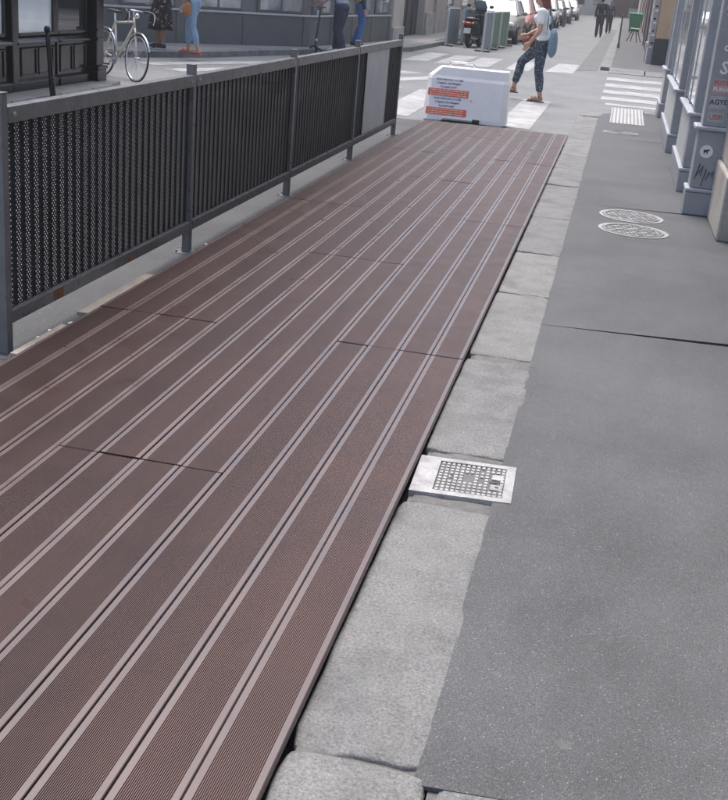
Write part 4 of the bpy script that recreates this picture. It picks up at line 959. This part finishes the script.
    if bottom:
        b = Blob(); g = .012*loose; b.ell(J['pelvis']+Vector((0, 0, -.01)), (.168+g if fem else .165+g, .118+g, .125), 16)
        for s in 'LR':
            kn, an = J['kn'+s], J['an'+s]
            pts = [J['hip'+s], lerp(J['hip'+s], kn, .35), kn]; rs = [.1+g*.6, .086+g, .06+g]
            if leg_len > .5: pts += [lerp(kn, an, .35)+Vector((0, -.008, 0)), lerp(kn, an, (leg_len-.5)*2)]; rs += [.06+g, .044+g*1.3]
            b.chain(pts, rs)
        b.blob('trousers', bottom, t, .012)
    for s in 'LR':
        an, to = J['an'+s], J['to'+s]
        if shoes:
            b = Blob(); b.cap(an+Vector((0, -.02, -.02)), .046, lerp(an, to, .6)+Vector((0, 0, .0)), .042); b.cap(an+Vector((0, -.035, -.045)), .036, to+Vector((0, .03, 0)), .032); b.cap(lerp(an, to, .5), .042, to+Vector((0, .02, 0)), .034)
            o = b.blob('shoe', shoes, t, .01); d = to-an
            if sole: MB().tube([(an+Vector((0, -.06, -.075))), (lerp(an, to, .6)+Vector((0, 0, -.035))), (to+Vector((0, .05, -.025)))], [.03, .04, .03], 8).build('sole', sole, o)
        if sandal:
            o = MB().obox((an.x, an.y-.08), (to.x, to.y+.06), .085, min(an.z, to.z+.055)-.088, min(an.z, to.z+.055)-.07).build('sandal', sandal, t, bevel=.006)
            MB().tube([Vector((to.x-.045, to.y-.02, to.z-.01)), to+Vector((0, -.02, .04)), Vector((to.x+.045, to.y-.02, to.z-.01))], .012, 6).build('strap', sandal, o)
            MB().tube([an+Vector((-.04, 0, -.02)), an+Vector((0, .045, .0)), an+Vector((.04, 0, -.02)), an+Vector((0, -.045, .0))], .009, 6, True).build('strap', sandal, o)
    return t
M_LEG = speck_cloth('cloth_leggings', (0.035, 0.05, 0.075), (0.25, 0.29, 0.33), 42, .56)
M_FLOR = speck_cloth('cloth_floral', (0.012, 0.012, 0.014), (0.38, 0.30, 0.22), 17, .6)
def bag(name, loc, rz, label, m, w, d, h, strap_pts=None, round_=.3):
    t = empty(name, loc, rz); tag(t, label, 'bag')
    b = Blob(); b.ell((0, 0, 0), (w, d, h), 14); b.ell((0, 0, -h*.35), (w*1.05, d*1.05, h*.6), 14); b.blob('pouch', m, t, .014)
    MB().tube([(-w*.7, 0, h*.6), (-w*.4, 0, h*1.5), (w*.4, 0, h*1.5), (w*.7, 0, h*.6)] if not strap_pts else strap_pts, .011, 6).build('strap', m, t, smooth=True); return t
# woman on the crossing, striding to the left
PW = (-0.80, 20.15, ROADZ); rzw = rad(84)
person(PW, rzw, 'person in white t-shirt and speckled dark leggings striding over the crossing', dict(
    head=(0, .11, 1.575), neck=(0, .06, 1.43), chest=(0, .045, 1.27), waist=(0, .02, 1.06), shL=(-.165, .05, 1.37), shR=(.165, .06, 1.37),
    elL=(-.23, .03, 1.10), wrL=(-.22, .17, .90), elR=(.22, .12, 1.10), wrR=(.16, .30, 1.0),
    hipL=(-.085, -.005, .89), knL=(-.085, .0, .48), anL=(-.08, -.07, .1), toL=(-.085, .07, .035),
    hipR=(.085, .01, .89), knR=(.08, .32, .59), anR=(.08, .40, .19), toR=(.085, .53, .13)),
    hair=M_HAIRR, long_hair=True, top=cloth('white_tee', (0.78, 0.78, 0.78), .05), sleeve=.45, bottom=M_LEG, leg_len=.86, sandal=cloth('sandal_brown', (0.12, 0.06, 0.04)), vox=.009, scale=1.05)
bag('shoulder_bag', (-0.63, 20.0, .85), rad(84), 'large blue shoulder bag on the back of the striding person', cloth('bag_blue', (0.16, 0.24, 0.30)), .15, .075, .24, [(.08, .03, .2), (.02, .08, .42), (-.06, .12, .52), (-.1, .1, .2)])
bag('handbag', (-1.03, 20.25, .83), rad(84), 'reddish brown handbag carried in front by the striding person', cloth('bag_brown', (0.16, 0.06, 0.045)), .06, .13, .09)
# two women at the far kerb
person((-8.15, 21.75, 0), rad(120), 'person in black floral dress standing on the far pavement', dict(elL=(-.24, .05, 1.1), wrL=(-.12, .25, 1.12), anR=(.12, .06, .085), toR=(.15, .2, .03), knR=(.1, .06, .48)),
       skin=M_SKIND, hair=M_HAIRB, long_hair=True, dress=M_FLOR, sleeve=.2, shoes=cloth('sneaker_black', (0.03, 0.03, 0.035)), sole=M_WHITEW)
bag('tote_bag', (-8.40, 21.62, .93), rad(120), 'white tote bag at the side of the person in floral dress', cloth('bag_white', (0.6, 0.58, 0.55)), .12, .05, .15, [(-.08, 0, .1), (-.05, 0, .45), (.05, 0, .45), (.08, 0, .1)])
person((-7.42, 21.45, 0), rad(75), 'person in pale cropped jeans and red sandals on the far pavement', dict(hipL=(-.085, -.02, .89), knL=(-.1, -.06, .48), anL=(-.1, -.2, .09), toL=(-.1, -.05, .03), knR=(.09, .16, .49), anR=(.09, .16, .085), toR=(.1, .31, .03)),
       hair=M_HAIRB, long_hair=True, top=cloth('navy_top', (0.03, 0.04, 0.08)), sleeve=.4, bottom=cloth('pale_denim', (0.22, 0.32, 0.44), .2), leg_len=.84, sandal=cloth('sandal_red', (0.42, 0.07, 0.05)))
bag('bucket_bag', (-7.44, 21.18, .80), rad(75), 'tan leather bag at the hip of the person in pale jeans', cloth('bag_tan', (0.30, 0.14, 0.06)), .13, .06, .13, [(-.08, 0, .1), (-.03, .0, .5), (.03, 0, .5), (.08, 0, .1)])
# rider with kick scooter and walker behind
RS = (-5.72, 26.3, ROADZ)
person((RS[0], RS[1], RS[2]+.1), rad(80), 'person in navy trousers riding a kick scooter on the side street', dict(head=(0, .22, 1.6), neck=(0, .15, 1.45), chest=(0, .1, 1.28), waist=(0, .04, 1.07), shL=(-.19, .13, 1.39), shR=(.19, .13, 1.39), elL=(-.25, .33, 1.15), wrL=(-.2, .52, 1.0), elR=(.25, .33, 1.15), wrR=(.2, .52, 1.0),
       knL=(-.08, .05, .49), anL=(-.06, -.08, .085), toL=(-.06, .08, .03), knR=(.08, .09, .49), anR=(.06, .1, .085), toR=(.06, .26, .03)), skin=M_SKIND, hair=M_HAIRK, top=cloth('blue_white_shirt', (0.35, 0.38, 0.48)), sleeve=.5, bottom=cloth('navy', (0.022, 0.03, 0.06)), leg_len=.97, loose=3.4, shoes=cloth('shoe_white', (0.6, 0.6, 0.6)), fem=False, scale=1.04)
bp = empty('backpack', (-5.42, 26.32, 1.28), rad(80)); tag(bp, 'olive backpack worn by the person on the kick scooter', 'backpack')
b = Blob(); b.ell((0, -.02, 0), (.15, .1, .22), 14); b.ell((0, -.06, -.07), (.12, .08, .12), 12); b.blob('pack', cloth('olive', (0.18, 0.19, 0.10)), bp, .014)
for s in (-1, 1): MB().tube([(s*.1, .06, .15), (s*.12, .15, .2), (s*.13, .25, .12), (s*.12, .2, -.1), (s*.1, .06, -.15)], .012, 6).build('strap', MATS['cloth_olive'], bp)
ks = empty('kick_scooter', (-5.74, 26.3, ROADZ), rad(80)); tag(ks, 'black kick scooter under the rider in navy trousers', 'scooter')
MB().box(-.07, .07, -.35, .4, .08, .1).build('footboard', M_BLKPL, ks, bevel=.01)
MB().tube([(0, .4, .09), (0, .5, .14), (0, .58, .2), (0, .5, 1.02)], [.02, .022, .026, .018], 8).build('stem', M_BLKPL, ks, smooth=True)
MB().tube([(-.24, .49, 1.03), (.24, .49, 1.03)], .014, 8).build('handlebar', M_BLKPL, ks)
wheel(ks, 0, .62, .1, .05, 1); wheel(ks, 0, -.42, .1, .05, 1); MB().ell((0, .56, .32), (.03, .03, .04), 10).build('lamp', M_WHITEW, ks, smooth=True); MB().box(-.05, .05, .53, .57, .85, .95).build('display_box', M_WHITEW, ks, bevel=.01)
person((-5.85, 28.9, 0), rad(-70), 'person in blue jeans and dark jacket walking behind the kick scooter rider', dict(knL=(-.08, .05, .49), anL=(-.08, -.14, .1), toL=(-.08, 0, .035), knR=(.08, .02, .49), anR=(.08, -.06, .085), toR=(.08, .1, .03)), hair=M_HAIRK, top=cloth('dark_jacket', (0.025, 0.028, 0.045)), sleeve=.95, bottom=cloth('blue_denim', (0.06, 0.15, 0.36), .25), leg_len=.98, loose=1.3, shoes=cloth('shoe_dark', (0.03, 0.03, 0.03)), fem=False, scale=1.03)
# two people far down the street
person((-.72, 57.5, ROADZ), rad(6), 'person in dark jacket and trousers walking away along the roadway', dict(knL=(-.08, .14, .49), anL=(-.08, .18, .09), toL=(-.08, .32, .03), knR=(.08, -.02, .48), anR=(.08, -.28, .16), toR=(.08, -.17, .04)), hair=M_HAIRK, top=cloth('charcoal', (0.03, 0.032, 0.045)), sleeve=.97, bottom=cloth('dark_trouser', (0.035, 0.038, 0.05)), leg_len=.98, loose=1.5, shoes=cloth('shoe_dark', (0.03, 0.03, 0.03)), fem=False, scale=1.06, vox=.014)
person((-.42, 66, ROADZ), rad(180), 'person in grey-blue clothes walking up the far roadway behind the dark figure', dict(knR=(.08, .14, .49), anR=(.08, .18, .09), toR=(.08, .32, .03), knL=(-.08, -.02, .48), anL=(-.08, -.26, .16), toL=(-.08, -.15, .04)), hair=M_HAIRB, top=cloth('slate', (0.06, 0.065, 0.085)), sleeve=.97, bottom=MATS['cloth_dark_trouser'], leg_len=.98, loose=1.4, shoes=MATS['cloth_shoe_dark'], fem=False, vox=.014)

# ------------------------------------------------------------------ bake text and remeshed figures
dg = bpy.context.evaluated_depsgraph_get()
baked = [(o, bpy.data.meshes.new_from_object(o.evaluated_get(dg))) for o in BLOBS]
for o, me in baked:
    o.modifiers.clear(); me.name = o.name; o.data = me
for o in TEXTS:
    me = bpy.data.meshes.new_from_object(o.evaluated_get(dg)); n = o.name; par = o.parent; ml = o.matrix_local.copy()
    bpy.data.objects.remove(o); q = bpy.data.objects.new(n.split('.')[0], me); COL.objects.link(q); q.parent = par; q.matrix_local = ml

# ------------------------------------------------------------------ hazy air
hm = bpy.data.materials.new('hazy_air'); hm.use_nodes = True; hn = hm.node_tree
hn.nodes.remove(hn.nodes['Principled BSDF']); pv = hn.nodes.new('ShaderNodeVolumePrincipled')
pv.inputs['Color'].default_value = (0.93, 0.96, 1.0, 1); pv.inputs['Density'].default_value = 0.0012; pv.inputs['Anisotropy'].default_value = 0.2
hn.links.new(pv.outputs[0], hn.nodes['Material Output'].inputs['Volume'])
tag(MB().box(-405, 405, -305, 605, -1.2, 14).build('haze', hm), kind='stuff')
